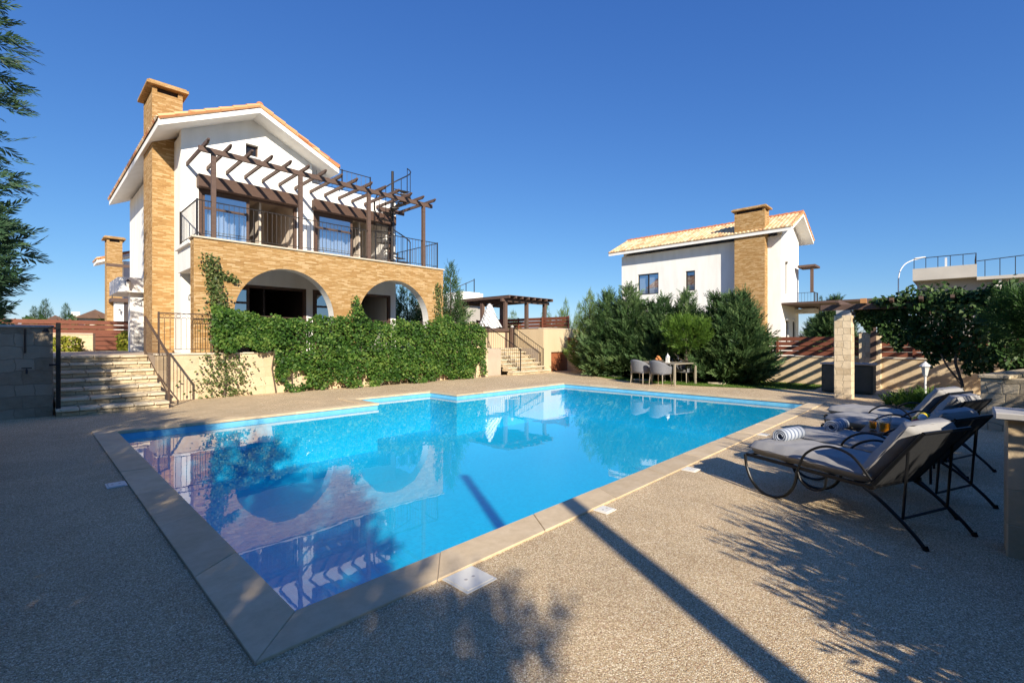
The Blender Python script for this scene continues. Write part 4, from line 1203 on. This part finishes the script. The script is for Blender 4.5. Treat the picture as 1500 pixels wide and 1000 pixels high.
# thin vine climbing at the left end of the ivy
t = thing("climbing_vine", "thin leafy vine climbing the brick corner at the left end of the arches", "vine", (3.55, 14.05, 0))
path = [Vector(p) for p in ((3.62, 14.04, 0), (3.66, 14.03, .6), (3.60, 14.03, 1.15), (3.62, 14.10, 1.8), (3.58, 14.25, 2.4), (3.48, 14.36, 2.9), (3.40, 14.37, 3.35), (3.36, 14.37, 3.72))]
br_ = [Vector(p) for p in ((3.45, 14.36, 3.2), (3.62, 14.36, 3.28), (3.85, 14.36, 3.2), (4.0, 14.36, 3.12))]
MB().tube(path, [.03, .026, .022, .02, .016, .012, .008, .004], 6).tube(br_, [.01, .008, .006, .003], 5).build("stem", M['bark'], t)
rng = np.random.default_rng(41); pts = []
for i in range(len(path)-1):
    a, b = path[i], path[i+1]; cnt = (330, 260, 210, 320, 260, 190, 170)[i]; wd = (.34, .30, .16, .17, .12, .10, .10)[i]
    s = rng.uniform(0, 1, cnt); q_ = np.array(a)[None]*(1-s)[:, None] + np.array(b)[None]*s[:, None]
    off = rng.normal(size=(cnt, 3))*np.array([wd, .05, .07]); off[:, 1] = -np.abs(off[:, 1]); pts.append(q_+off)
for i in range(3):
    s = rng.uniform(0, 1, 60)[:, None]; pts.append(np.array(br_[i])*(1-s)+np.array(br_[i+1])*s + rng.normal(size=(60, 3))*np.array([.05, .03, .06]))
P = np.concatenate(pts); cloud("foliage", P, np.tile(np.array([-.1, -1, .4]), (len(P), 1)), .075, 42, M['dryvine'], t, .5, .8, .7)

# a second small vine at the right end of the brick
t = thing("climbing_vine", "sparse yellowing vine on the right end of the brick front", "vine", (11.0, 14.3, TZ))
rng = np.random.default_rng(43); n = 420; z = 1.9 + rng.uniform(0, 1, n)**1.3*1.75
P = np.stack([10.88 + .10*rng.normal(size=n)*(1.5-.3*z/2), 14.38-.05*np.abs(rng.normal(size=n)), z], 1)
cloud("foliage", P, np.tile(np.array([0, -1, .4]), (n, 1)), .075, 44, M['dryvine'], t)
MB().tube([(10.95, 14.38, TZ), (10.9, 14.38, 2.2), (10.92, 14.39, 3.4)], [.02, .014, .005], 5).build("stem", M['bark'], t)

# vine on the right pergola
t = thing("pergola_vine", "large vine covering the right pergola and hanging down its front", "vine", (14.4, -3, 0))
rng = np.random.default_rng(51)
n = 10000; v = rng.uniform(-4.3, 1.85, n); u = 13.95 + .5*np.clip((v+.5)/.7, 0, 1) + np.where(v < -2.7, 4.4, 1.3)*rng.uniform(0, 1, n)**1.3
keep = v < 1.25 + .6*np.sin(u*2.2) - .15*(u-14); v, u = v[keep], u[keep]; n = len(v)
qq = np.stack([u, v, np.zeros(n)], 1); z = 2.40 + (.18 + lump(qq, 52, .26, 2.6))*rng.uniform(-.3, 1, n)*np.clip((1.9-v)/1.2, .25, 1.25)
PT = np.stack([u, v, z], 1)
n = 19000; v = rng.uniform(-4.3, 1.95, n); hang = np.interp(v, [-4.3, -2.2, -.9, -.2, .45, .95, 1.4, 1.75, 1.95], [.9, .9, .9, .9, 1.10, 1.36, 1.55, 1.85, 2.2]) + .14*np.sin(v*9) + .08*np.sin(v*21)
s = rng.uniform(0, 1, n)**.85; tp = 2.50 + lump(np.stack([v, 0*v, 0*v], 1), 58, .16, 3.0) + .06*np.sin(v*13); z = tp - s*(tp-hang); th = .45 + lump(np.stack([v, z, 0*z], 1), 53, .22, 2.2)
u = 14.5 + .5*np.clip((v+.5)/.7, 0, 1) - th*(1-rng.uniform(0, 1, n)**2)*1.2*np.clip(1.25-.5*(v+.5), .35, 1)
gap = lump(np.stack([v*1.3, z*1.3, 0*z], 1), 59, .5, 2.4) < -.62
PF = np.stack([u, v, z], 1)[~gap]
P = np.concatenate([PT, PF]); n = len(P)
Nn = np.tile(np.array([-.75, -.2, .55]), (n, 1)); tone = np.clip(.38 + lump(P, 54, .3, 2.4) + .28*rng.normal(size=n), 0, 1)
cloud("foliage", P, Nn, .108, 55, M['vine'], t, .6, .8, .62, tone)
m = MB()
m.tube([(14.3, .05, 0), (14.45, .0, .5), (14.55, .12, 1.0), (14.75, .05, 1.7), (14.9, 0, 2.35)], [.035, .03, .028, .024, .02], 7)
m.tube([(14.45, 0, .5), (14.5, .25, .9), (14.7, .45, 1.4), (15.0, .6, 2.3)], [.024, .02, .016, .01], 6)
m.tube([(14.2, -.5, 0), (14.3, -.45, .8), (14.5, -.5, 1.8), (14.7, -.5, 2.35)], [.03, .028, .02, .015], 6)
kind(m.build("stems", M['bark'], t), 'stuff')
# dark pine on the planter
t = thing("pine_bush", "dense dark pine on the planter at the right edge", "tree", (11.7, -1.2, .85))
rng = np.random.default_rng(61); n = 1100; d = norm(rng.normal(size=(n, 3))); rr = rng.uniform(.2, 1, n)**.5
Pp = d*((.72*(1+lump(d, 6, .2, 2.5)))*rr)[:, None]*np.array([1.05, 1.05, .8]) + np.array([11.7, -1.2, 1.85])
A = sprays(Pp, d + np.array([0, 0, .6]) + .3*rng.normal(size=(n, 3)), .28*rng.uniform(.7, 1.3, n), rng, 12, .6, .14)
leaves_mesh("crown", *A[:5], A[5], M['pine_d'], t)
trunk_mesh(1.2, .06, 5, 6, .03, (11.7, -1.2, .86), .5).build("trunk", M['bark'], t)
# low shrub by the lantern
t = thing("low_shrub", "low spreading green shrub around the white garden lantern", "shrub", (13.7, .55, 0))
rng = np.random.default_rng(63); n = 420; a_ = rng.uniform(0, 6.28, n); r_ = rng.uniform(0, 1, n)**.6
Pp = np.stack([13.7+.95*r_*np.cos(a_)-.0, .35+.85*r_*np.sin(a_), .04+.18*rng.uniform(0, 1, n)*(1.2-r_)], 1)
A = sprays(Pp, np.stack([np.cos(a_)*r_, np.sin(a_)*r_, np.full(n, .9)], 1)+.25*rng.normal(size=(n, 3)), .30*rng.uniform(.6, 1.25, n), rng, 10, .5, .25)
leaves_mesh("foliage", *A[:5], A[5], M['pine'], t)
# white lantern
t = thing("garden_lantern", "white post lantern standing in the low shrub before the striped wall", "lamp", (14.4, .62, 0))
MB().lathe([(.05, 0), (.05, .03), (.022, .06), (.022, .66), (.04, .68), (.04, .70), (0, .70)], 14.4, .62, 14).build("post", M['lamp_white'], t, smooth=False)
MB().lathe([(.05, .70), (.085, .88), (.085, .89), (0, .89)], 14.4, .62, 6).build("lantern_glass", M['lampglass'], t)
m = MB().lathe([(.11, .89), (.095, .92), (.05, .97), (.02, .99), (.02, 1.01), (0, 1.02)], 14.4, .62, 12); m.build("lantern_cap", M['lamp_white'], t)

# ---- trees and pole behind the photographer whose shadows fall on the deck
GS = "garden conifers that shade the deck from outside the picture"
def shader_tree(i, src, x, y, s, sz, rz):
    c = copy_tree(src) if src else None
    return c
GB = "low junipers that shade the loungers from outside the picture"
LA = "dark conifer outside the picture whose shade covers the deck left of the pool"
LB = "low feathery juniper outside the picture whose shade streaks the deck by the loungers"
sa = conifer(LA, (-3.1, -1.6, 0), 6.2, 1.55, 2500, .60, 71, 'conif', 13, .12, GS, z0=.2, elev=(5, 45), power=.6)
sb = conifer(LB, (3.55, -2.55, 0), 1.82, 1.1, 1300, .50, 72, 'conif', 14, .07, GB, z0=.1, elev=(0, 55), power=.38, name="juniper_bush", cat="shrub")
for (src, x, y, sx, sz, rz) in ((sa, -3.1, 8.6, .95, .84, 1), (sa, -3.0, 6.0, 1, .81, 6), (sa, -3.1, 3.6, 1, .84, 2), (sa, -3.2, 1.0, 1.05, .88, 3), (sa, -3.2, -4.2, 1.05, 1.06, 5),
                                (sa, -1.95, 9.7, .62, .74, 2.2), (sa, -3.5, 7.4, .9, .78, 5.2), (sa, -3.45, -6.8, .62, .86, .5), (sa, -4.9, -7.4, 1, .92, 4.5), (sa, -5.6, -9.6, 1, 1.0, 1.5), (sa, -6.6, -5.5, 1.2, 1.1, 2.5), (sa, -6, -2, 1.2, 1.1, .3), (sa, -6, 3, 1.2, 1.0, 1.3),
                                (sb, 2.7, -2.15, .95, .92, 2.7), (sb, 4.75, -2.7, 1.05, 1.42, 1), (sb, 6.0, -2.5, 1.0, 1.1, 2), (sb, 7.2, -2.6, .95, 1.03, 3), (sb, 8.7, -2.7, 1.05, 1.45, 4)):
    place(src, (x, y, 0), sx, sz, rz, LA if src is sa else LB, GS if src is sa else GB)
t = thing("pole", "tall wooden pole outside the picture whose long shadow crosses the deck into the pool", "pole", (-.56, -4.64, 0))
MB().tube([(-.56, -4.64, 0), (-.56, -4.64, 2.8), (-.56, -4.64, 5.65)], [.12, .10, .085], 12).build("shaft", M['bark'], t)
MB().lathe([(.09, 5.65), (.10, 5.67), (.10, 5.72), (0, 5.75)], -.56, -4.64, 12).build("cap", M['iron'], t)

# ------------------------------------------------------------------ loungers
def rounded_slab(L, W, T, r=.022, n=5, sag=0., x0=0.):
    """cushion lying along +y from 0..L, centred in x, z 0..T, with rounded rim and slight puff"""
    mb = MB(); prof = []
    ny, nx = 22, 10
    ys = np.linspace(0, L, ny+1); xs = np.linspace(-W/2, W/2, nx+1)
    def e(d): return math.sqrt(max(0, 1-(1-min(1, d/r))**2))
    def top(x, y):
        d = min(x+W/2, W/2-x, y, L-y); return T*.5 + (T*.5)*e(d) + .012*math.sin(PI*(x/W+.5))*math.sin(PI*y/L) + .004*math.sin(y*31+x*9) - .003*math.cos(x*40)
    ids = {}
    for s in (1, 0):
        for i, y in enumerate(ys):
            for j, x in enumerate(xs):
                ids[s, i, j] = len(mb.V); mb.V.append((x, y, top(x, y) if s else T - top(x, y) + .012*0))
    for i in range(ny):
        for j in range(nx):
            mb.F.append((ids[1,i,j], ids[1,i,j+1], ids[1,i+1,j+1], ids[1,i+1,j]))
            mb.F.append((ids[0,i,j], ids[0,i+1,j], ids[0,i+1,j+1], ids[0,i,j+1]))
    return mb
def xform(mb, M4):
    mb.V = [tuple(M4 @ Vector(v)) for v in mb.V]; return mb
def make_lounger(label):
    t = thing("sun_lounger", label, "sun lounger", (0,0,0), "sun loungers at the pool edge")
    W = .62; ZF = .345; HY = 1.16; ANG = rad(54)
    rounded_slab(1.15, W, .13).build("seat_cushion", M['cushion'], t, smooth=True)
    t.children[0].data.transform(Matrix.Translation((0, 0, ZF+.015)))
    bk = rounded_slab(.56, W, .13)
    R4 = Matrix.Translation((0, HY-.02, ZF+.03)) @ Matrix.Rotation(ANG, 4, 'X')
    xform(bk, R4).build("back_cushion", M['cushion'], t, smooth=True)
    sl = MB().box(-.30, .0, -.035, .30, .56, -.008); xform(sl, R4).build("back_sling", M['cushion_back'], t)
    m = MB()                                           # side rails and cross bars
    for s in (-1, 1):
        x = s*.305
        m.beam((x, .0, ZF), (x, HY+.03, ZF), .022, .03)
    for y in (.01, .4, .8, HY): m.beam((-.305, y, ZF-.005), (.305, y, ZF-.005), .02, .02)
    fr = m.build("frame", M['black'], t, bevel=.003)
    m = MB()
    p = [R4 @ Vector((s*.305, yy, -.03)) for s in (-1, 1) for yy in (0, .58)]
    m.tube([p[0], p[1]], .013, 8).tube([p[2], p[3]], .013, 8).tube([p[1], p[3]], .013, 8)
    m.build("back_frame", M['black'], t)
    for s in (-1, 1):
        x = s*.32
        pts = [(x, .0, ZF), (x, .02, .22), (x, .09, .09), (x, .2, .018), (x, .33, .014), (x, .45, .07), (x, .53, .18), (x, .56, ZF-.02)]
        MB().tube(smooth_path(pts), .014, 8).build("front_leg", M['black'], t)
        pts = [(x, .56, ZF-.02), (x, .64, ZF+.15), (x, .82, ZF+.25), (x, 1.02, ZF+.22), (x, 1.17, ZF+.06)]
        MB().tube(smooth_path(pts), .011, 8).build("armrest", M['black'], t)
        pts = [(x, .56, ZF-.03), (x, .60, .23), (x, .70, .19), (x, .80, .23), (x, .82, ZF-.02)]
        MB().tube(smooth_path(pts), .010, 8).build("side_loop", M['black'], t)
        pts = [(x*.96, HY-.05, ZF-.01), (x, HY+.10, .25), (x, HY+.27, .11), (x, HY+.36, .014)]
        lg = MB().tube(smooth_path(pts), [.013]*1 if False else .014, 8).build("rear_leg", M['black'], t)
        MB().tube([(x, HY+.36, .03), (x, HY+.37, .0)], .02, 8).build("foot", M['black'], lg)
        q0 = R4 @ Vector((s*.29, .40, -.035)); MB().tube([q0, (s*.29, HY+.21, .17)], .010, 7).build("brace", M['black'], t)
    MB().tube([(-.29, HY+.21, .17), (.29, HY+.21, .17)], .010, 7).tube([(-.32, HY+.2, .165), (.32, HY+.2, .165)], .009, 7).build("rear_bar", M['black'], t)
    return t
def smooth_path(pts, n=6):
    p = [Vector(q_) for q_ in pts]; out = []
    for i in range(len(p)-1):
        p0 = p[max(0, i-1)]; p1 = p[i]; p2 = p[i+1]; p3 = p[min(len(p)-1, i+2)]
        for k in range(n):
            s = k/n; out.append(.5*((2*p1)+(p2-p0)*s+(2*p0-5*p1+4*p2-p3)*s*s+(3*p1-p0-3*p2+p3)*s**3))
    out.append(p[-1]); return out
L1 = make_lounger("nearest grey cushioned sun lounger with black iron frame and a rolled towel on its foot")
LDIR = math.atan2(-.916, -.40) - PI/2                # local +y points to the head
spots = [((5.35, 1.46), 0, None), ((6.28, 1.32), .02, "second sun lounger from the camera, a rolled towel on its foot, beside the juice table"),
         ((7.88, 1.28), .05, "third sun lounger from the camera, just beyond the table with juice and fruit"), ((8.86, 1.42), .04, "farthest sun lounger, its raised head before the rubble planter wall")]
for i, ((x, y), da, lab) in enumerate(spots):
    o = L1 if i == 0 else copy_tree(L1)
    o.location = (x, y, 0); o.rotation_euler = (0, 0, LDIR+da)
    if lab: o['label'] = lab
def towel(label, x, y, rz, z=.475):
    t = thing("rolled_towel", label, "towel", (x, y, z), "rolled striped towels on the loungers")
    m = MB(); n = 40; vs = []; fs = []; turns = 2.6; L = .36
    pts = []
    for k in range(n*2):
        a = 2*PI*turns*k/(n*2-1); r = .018 + .046*k/(n*2-1); pts.append((r*math.cos(a), r*math.sin(a)))
    for (a, b) in pts: vs += [(-L/2, a, b+.064), (L/2, a, b+.064)]
    for k in range(len(pts)-1): fs.append((2*k, 2*k+1, 2*k+3, 2*k+2))
    o = m.add(vs, fs).build("roll", M['towel'], None, smooth=True); o.parent = t
    so = o.modifiers.new("solid", 'SOLIDIFY'); so.thickness = .011
    t.rotation_euler = (0, 0, rz)
towel("rolled striped towel lying on the foot of the nearest lounger", 5.40, 1.27, LDIR+.15)
towel("rolled striped towel lying on the foot of the second lounger", 6.36, 1.02, LDIR+.25)

# side table with drinks and fruit
t = thing("side_table", "small low black table between the second and third loungers", "table", (6.95, .52, 0))
MB().box(6.5, .2, .455, 7.4, .84, .475).build("table_top", M['black'], t, bevel=.006)
for (x, y) in ((6.54, .24), (7.36, .24), (6.54, .8), (7.36, .8)): MB().tube([(x, y, 0), (x, y, .455)], .012, 8).build("leg", M['black'], t)
def glass_of_juice(label, x, y, r, h, fill, name, cat):
    z = .476; t = thing(name, label, cat, (x, y, z))
    MB().lathe([(0, z+.002), (r*.86, z+.002), (r, z+h), (r-.004, z+h), (r*.86-.004, z+.012), (0, z+.012)], x, y, 22).build("glass", M['clear'], t, smooth=True)
    MB().lathe([(0, z+.013), (r*.86-.006, z+.013), (r*.86-.006+(r-r*.86)*fill, z+h*fill), (0, z+h*fill)], x, y, 22).build("juice", M['juice'], t, smooth=False)
    return t
j = glass_of_juice("glass jug of orange juice on the low table", 6.58, .62, .062, .2, .55, "juice_jug", "jug")
MB().tube(smooth_path([(6.64, .60, .476+.17), (6.70, .585, .476+.15), (6.70, .585, .476+.08), (6.64, .60, .476+.05)]), .007, 6).build("handle", M['clear'], j)
glass_of_juice("short glass of orange juice beside the jug", 6.72, .74, .045, .12, .8, "juice_glass", "glass")
t = thing("fruit_bowl", "bowl heaped with red and yellow fruit on the low table", "bowl", (7.16, .33, .476))
MB().lathe([(0, .477), (.07, .477), (.15, .53), (.165, .56), (.157, .56), (.065, .488), (0, .488)], 7.16, .33, 24).build("dish", M['ceramic'], t, smooth=True)
rr = random.Random(6)
for i, (dx, dy, dz, r, mt, nm) in enumerate(((-.07, .05, .06, .05, 'red', 'apple'), (-.03, -.05, .07, .048, 'red', 'apple'), (.06, .02, .06, .05, 'yellowf', 'lemon'), (.02, .06, .075, .045, 'yellowf', 'lemon'), (.08, -.05, .06, .045, 'green', 'pear'), (0, 0, .125, .05, 'yellowf', 'lemon'), (-.06, 0, .12, .042, 'ceramic', 'peeled_fruit'), (.05, -.02, .13, .04, 'green', 'pear'))):
    m = MB(); x, y, z = 7.16+dx, .33+dy, .5+dz-.01
    m.lathe([(0, z-r)] + [(r*math.cos(a)*(1.04 if nm != 'lemon' else .9), z+r*math.sin(a)*(.95 if nm == 'apple' else 1.15)) for a in np.linspace(-1.4, 1.4, 9)] + [(0, z+r*1.1)], x, y, 14)
    m.build(nm, M[mt], t, smooth=True)

# ------------------------------------------------------------------ dining set on the lawn edge
TA = math.atan2(1.75, .34) - PI/2
t = thing("dining_table", "pale aluminium garden dining table at the far pool corner", "table", (15.38, 7.52, 0))
for nm, bx in (("table_top", (-.6, -.92, .70, .6, .92, .735)), ("leg", (-.6, -.92, 0, -.54, -.86, .70)), ("leg", (.54, -.92, 0, .6, -.86, .70)), ("leg", (-.6, .86, 0, -.54, .92, .70)), ("leg", (.54, .86, 0, .6, .92, .70))):
    o = MB().box(*bx).build(nm, M['alu'], None, bevel=.006); o.parent = t
t.rotation_euler = (0, 0, TA)
def make_chair(label):
    t = thing("garden_chair", label, "chair", (0,0,0), "grey woven chairs round the garden table")
    m = MB(); n = 24; rows = 7; vs = []; fs = []; uv = []
    def out(s):                                       # plan outline of the bucket, arms forward (+y)
        a = -PI*.5 + (s-.5)*2*PI*.78*.5*1.0
        if s < .25: f = s/.25; return (-.29, .22-.30*f)
        if s > .75: f = (s-.75)/.25; return (.29, -.08+.30*f)
        a = PI + (s-.25)/.5*PI; return (.29*math.cos(a), -.08+.22*math.sin(a))
    for i in range(rows+1):
        f = i/rows
        for k in range(n+1):
            s = k/n; x, y = out(s); back = math.sin(PI*s)**2
            top = .62 + .22*back**1.2; z = .38 + (top-.38)*f; sp_ = 1 + .10*f
            vs.append((x*sp_, y*sp_-.05*back*f, z))
    for i in range(rows):
        for k in range(n): fs.append((i*(n+1)+k, i*(n+1)+k+1, (i+1)*(n+1)+k+1, (i+1)*(n+1)+k))
    o = m.add(vs, fs).build("shell", M['weave'], None, smooth=True); o.parent = t
    so = o.modifiers.new("solid", 'SOLIDIFY'); so.thickness = .022
    o = MB().box(-.27, -.26, .37, .27, .24, .40).build("seat", M['weave'], None, bevel=.01); o.parent = t
    o = rounded_slab(.46, .48, .07).build("cushion", M['cushion'], None, smooth=True); o.data.transform(Matrix.Translation((0, -.23, .40))); o.parent = t
    for (x, y) in ((-.24, -.22), (.24, -.22), (-.24, .2), (.24, .2)):
        o = MB().tube([(x, y, .38), (x*1.12, y*1.15, 0)], [.02, .012], 8).build("leg", M['alu'], None); o.parent = t
    return t
ch = make_chair("left of the two grey woven chairs whose backs face the pool")
for i, (x, y, a, lab) in enumerate(((14.72, 7.98, -PI/2, None), (14.56, 7.2, -PI/2, "right of the two grey woven chairs whose backs face the pool"),
                               (16.15, 7.9, PI/2, "grey woven chair on the lawn side of the garden table, farther from the camera"), (16.0, 7.05, PI/2, "grey woven chair on the lawn side of the garden table, at its right end"))):
    o = ch if i == 0 else copy_tree(ch)
    o.location = (x, y, 0); o.rotation_euler = (0, 0, a+TA)
    if lab: o['label'] = lab
t = thing("table_lantern", "white lantern standing on the garden dining table", "lantern", (15.25, 7.28, .736))
MB().box(15.19, 7.22, .736, 15.31, 7.34, .76).build("base", M['ceramic'], t); MB().box(15.2, 7.23, .76, 15.3, 7.33, .92).build("body", M['lampglass'], t)
MB().lathe([(.085, .92), (.03, 1.0), (.012, 1.01), (.012, 1.05), (0, 1.05)], 15.25, 7.28, 4).build("roof", M['ceramic'], t)
t = thing("fruit_basket", "basket of orange fruit on the garden dining table", "basket", (15.2, 7.6, .736))
MB().lathe([(0, .737), (.12, .737), (.18, .82), (.17, .82), (.11, .75), (0, .75)], 15.2, 7.6, 18).build("basket", M['bark'], t, smooth=True)
for i, (dx, dy, dz) in enumerate(((-.06, .03, .84), (.06, .04, .84), (0, -.06, .84), (.01, .02, .91), (-.05, -.04, .9))):
    MB().lathe([(0, dz-.055)] + [(.055*math.cos(a), dz+.055*math.sin(a)) for a in np.linspace(-1.3, 1.3, 8)] + [(0, dz+.055)], 15.2+dx, 7.6+dy, 12).build("orange", M['bread'], t, smooth=True)
t = thing("wine_glass", "tall clear glass at the right end of the garden dining table", "glass", (15.35, 6.95, .736))
MB().lathe([(.035, .737), (.006, .745), (.006, .83), (.04, .87), (.045, .93), (.036, .99)], 15.35, 6.95, 16).build("bowl", M['clear'], t, smooth=True)

# ------------------------------------------------------------------ background
def cypress(label, loc, h, r, seed, mat='cypr', n=700, group=None, k=7):
    return conifer(label, loc, h, r, int(n*2.6), h*.085, seed, mat, k, .1, group, "cypress_tree", elev=(60, 82), power=.55, z0=h*.06)
def far_house(label, x, y, w_, d_, h, roof, z=0, mat='hillhouse'):
    t = thing("far_house", label, "house", (x, y, z))
    m = MB().box(x-w_/2, y-d_/2, z-.2, x+w_/2, y+d_/2, z+h); wl_ = m.build("wall", M[mat], t)
    if roof:
        MB().prism([(x-w_/2-.4, z+h), (x+w_/2+.4, z+h), (x, z+h+roof)], y-d_/2-.5, y+d_/2+.4).build("roof", M['brownroof'], t)
    for k in (-1, 1): MB().box(x+k*w_*.25-.4, y-d_/2-.03, z+h*.45, x+k*w_*.25+.4, y-d_/2-.002, z+h*.8).build("window", M['darkroom'], t)
    return t
GC = "slim cypresses beyond the brown boundary fence"
c1 = cypress("taller of the slim dark cypresses on the skyline left of the villa", (1.64, 84.8, 0), 6.6, 1.3, 81, 'cypr', 700, GC)
place(c1, (3.52, 82.8, 0), .8, .92, 1.0, "cypress on the skyline just left of a small cream chimney block", GC)
place(c1, (.7, 85.5, 0), .9, .86, 2.0, "shorter cypress at the left end of the skyline trees", GC)
far_house("white far house with dark curved roof on the skyline beside the left brick chimney", 5.9, 80.5, 3.2, 5, 4.2, 1.1)
far_house("pale low far house at the right end of the left skyline", 7.9, 79.2, 1.6, 4, 5.0, 0)
far_house("dark roofed far house low on the skyline between the cypresses", 2.5, 84.0, 2.6, 4, 3.6, 1.0)
far_house("small cream block on the skyline between cypress and white house", 4.35, 82.0, .8, .8, 5.1, 0)
t = thing("far_trees", "dark bushy trees on the skyline in front of the far white house", "trees", (5, 78, 0)); t['kind'] = 'stuff'
rng = np.random.default_rng(90); n = 3500; x = rng.uniform(-3, 9, n); hh = 3.6 + .5*np.sin(x*2.1) + .4*np.sin(x*5+1); Pq = np.stack([x, 78+rng.normal(size=n)*.8, rng.uniform(.3, 1, n)*hh], 1)
cloud("foliage", Pq, np.tile(np.array([0, -1, .6]), (n, 1)), .5, 91, M['cypr'], t, .1, .9, .8)
# clipped yellow green shrubs by the boundary fence
def clipped(label, x, y, r, z0, z1, seed, mat='yellow', n=900, size=.09):
    t = thing("clipped_shrub", label, "shrub", (x, y, z0)); rng = np.random.default_rng(seed)
    a = rng.uniform(0, 6.28, n); zz = rng.uniform(0, 1, n); rr_ = r*(1-.25*rng.uniform(0, 1, n)**2)*(1+.1*np.sin(5*a))*np.minimum(1, (1.05-zz)/.2)
    P = np.stack([x+rr_*np.cos(a), y+rr_*np.sin(a), z0+zz*(z1-z0)], 1)
    cloud("foliage", P, np.stack([np.cos(a), np.sin(a), zz], 1), size, seed+1, M[mat], t)
    MB().tube([(x, y, z0-.02), (x, y, z0+.5*(z1-z0))], .03, 6).build("stem", M['bark'], t)
clipped("yellow green clipped shrub behind the left end of the stone steps", .86, 21.2, .42, TZ, 1.62, 95)
clipped("small yellow shrub beside the white porch column", 2.44, 21.4, .22, TZ, 1.78, 97)
clipped("yellow hedge patch between the brick front and the far pergola", 13.6, 17.6, .8, TZ, 2.9, 99, 'yellow', 1500, .11)
t = conifer("slim blue green conifer rising behind the right end of the brick front", (13.3, 16.7, TZ), 3.75, .75, 900, .5, 101, 'conif', 9, .06, None, z0=.1, elev=(35, 65), power=.75)
conifer("dark bushy conifer seen through the right arch of the porch", (11.9, 18.0, TZ), 2.75, 1.35, 1500, .42, 103, 'conif', 12, .06, None, z0=.1, elev=(25, 60), power=.4)
# white house behind the far pergola
t = thing("far_house", "white flat roofed house with a dark roof stair behind the far pergola", "house", (28, 34, 0))
MB().box(26.0, 32.2, 0, 29.8, 38, 4.9).build("wall", M['concrete'], t); MB().box(26.2, 31.4, 4.9, 28.4, 36, 5.75).build("upper_wall", M['white'], t)
MB().box(28.4, 31.3, 4.9, 28.7, 31.6, 5.7).build("post", M['white'], t)
m = MB(); m.beam((25.6, 32.6, 5.75), (27.9, 31.6, 6.9), .06, .06); m.beam((27.9, 31.6, 5.7), (27.9, 31.6, 7.0), .06, .06); m.beam((27.2, 31.9, 5.7), (27.2, 31.9, 6.6), .05, .05)
m.build("roof_stair", M['iron'], t)
far_house("cream low building behind the slat fence of the far terrace", 24.5, 27.5, 6, 4, 2.75, 0, 0, 'cream')
# mid distance trees left of the neighbouring villa
GM = "pale trees between the far pergola and the lawn conifers"
for i, (x, y, h, r) in enumerate(((23.5, 22.5, 3.4, 1.0), (25.2, 21.0, 3.9, .8), (26.0, 19.9, 4.2, .7), (26.4, 19.0, 3.9, .8), (26.9, 18.3, 4.3, .7), (27.0, 17.4, 3.8, .9), (23.8, 18.6, 3.3, 1.1), (22.0, 14.9, 3.3, 1.1))):
    if i == 0: m0 = conifer("pale tree of the middle distance nearest the far pergola", (x, y, 0), 4.0, 1.1, 1100, .42, 111, 'conif_l', 8, .08, GM, z0=.2, elev=(50, 78), power=.6); m0.scale = (r/1.1, r/1.1, h/4)
    else: place(m0, (x, y, 0), r/1.1, h/4.0, i*1.3, ("second pale tree right of the far pergola", "third pale tree right of the far pergola", "fourth pale tree right of the far pergola", "tallest pale tree right of the far pergola", "pale tree whose top touches the left side of the lawn conifers", "low pale tree behind the cream wall", "pale tree right behind the leftmost lawn conifer")[i-1], GM)
# neighbour trees seen under the right canopy
GR = "trees beyond the slat fence at the right"
c2 = cypress("slim cypress under the porch roof of the neighbouring villa", (53.6, 9.9, 0), 5.6, .75, 121, 'cypr', 600, GR)
place(pc, (45.0, 7.4, 0), 1.5, 1.6, 1.0, "bushy conifer beside the stone pillar beyond the fence", GR)
place(pb, (50, 9.8, 0), 1.4, 1.1, 2.0, "small conifer left of the slim cypress beyond the fence", GR)
place(pc, (56, 8.6, 0), 1.3, 1.15, 2.4, "small conifer right of the slim cypress beyond the fence", GR)
# street lamp
t = thing("street_lamp", "tall white street lamp with a curved arm against the sky", "street lamp", (58.2, 4.45, 0))
MB().tube(smooth_path([(58.2, 4.45, 0), (58.2, 4.45, 4), (58.2, 4.45, 6.6), (58.22, 4.43, 7.5), (58.36, 4.29, 8.25), (58.7, 3.94, 8.85), (59.2, 3.41, 9.2)]), .05, 10).build("pole", M['lamp_white'], t, smooth=True)
MB().tube([(59.15, 3.46, 9.18), (59.35, 3.26, 9.3), (60.0, 2.6, 9.48)], [.045, .12, .06], 8).build("lamp_head", M['lamp_white'], t)
# flat roofed concrete building
t = thing("concrete_building", "unfinished flat roofed concrete building with roof railings behind the vine", "building", (58, 0, 0))
MB().box(58.5, -7, 0, 70, 3.1, 7.0).build("wall", M['concrete'], t)
MB().box(57.2, -.9, 7.0, 70, 3.35, 8.1).build("parapet", M['pale_concrete'], t)
MB().box(57.6, -9, 6.75, 70, -.9, 7.02).build("roof_slab", M['pale_concrete'], t)
MB().box(57.8, -2.4, 0, 58.3, -2.0, 6.75).build("column", M['hillhouse'], t)
MB().box(57.8, -9, 7.0, 70, -4.6, 7.9).build("parapet", M['concrete'], t)
MB().box(57.3, 1.0, 8.1, 57.6, 1.15, 8.9).build("vent_pipe", M['lamp_white'], t)
bm_ = MB().beam((57.3, 3.25, 9.05), (57.3, -.85, 9.05), .06, .06).beam((57.3, -.85, 9.05), (63, -.85, 9.05), .06, .06).beam((57.7, -.9, 8.4), (57.7, -9, 8.9), .06, .06).build("roof_railing", M['iron'], t)
src = None
for (x, y, z0_, z1_) in [(57.3, 3.25-.82*i, 8.1, 9.05) for i in range(6)] + [(57.3+1.0*i, -.85, 8.1, 9.05) for i in range(1, 6)] + [(57.7, -1.4-.9*i, 7.0, 8.45+.05*i) for i in range(8)]:
    MB().beam((x, y, z0_), (x, y, z1_), .05, .05).build("post", M['iron'], bm_)
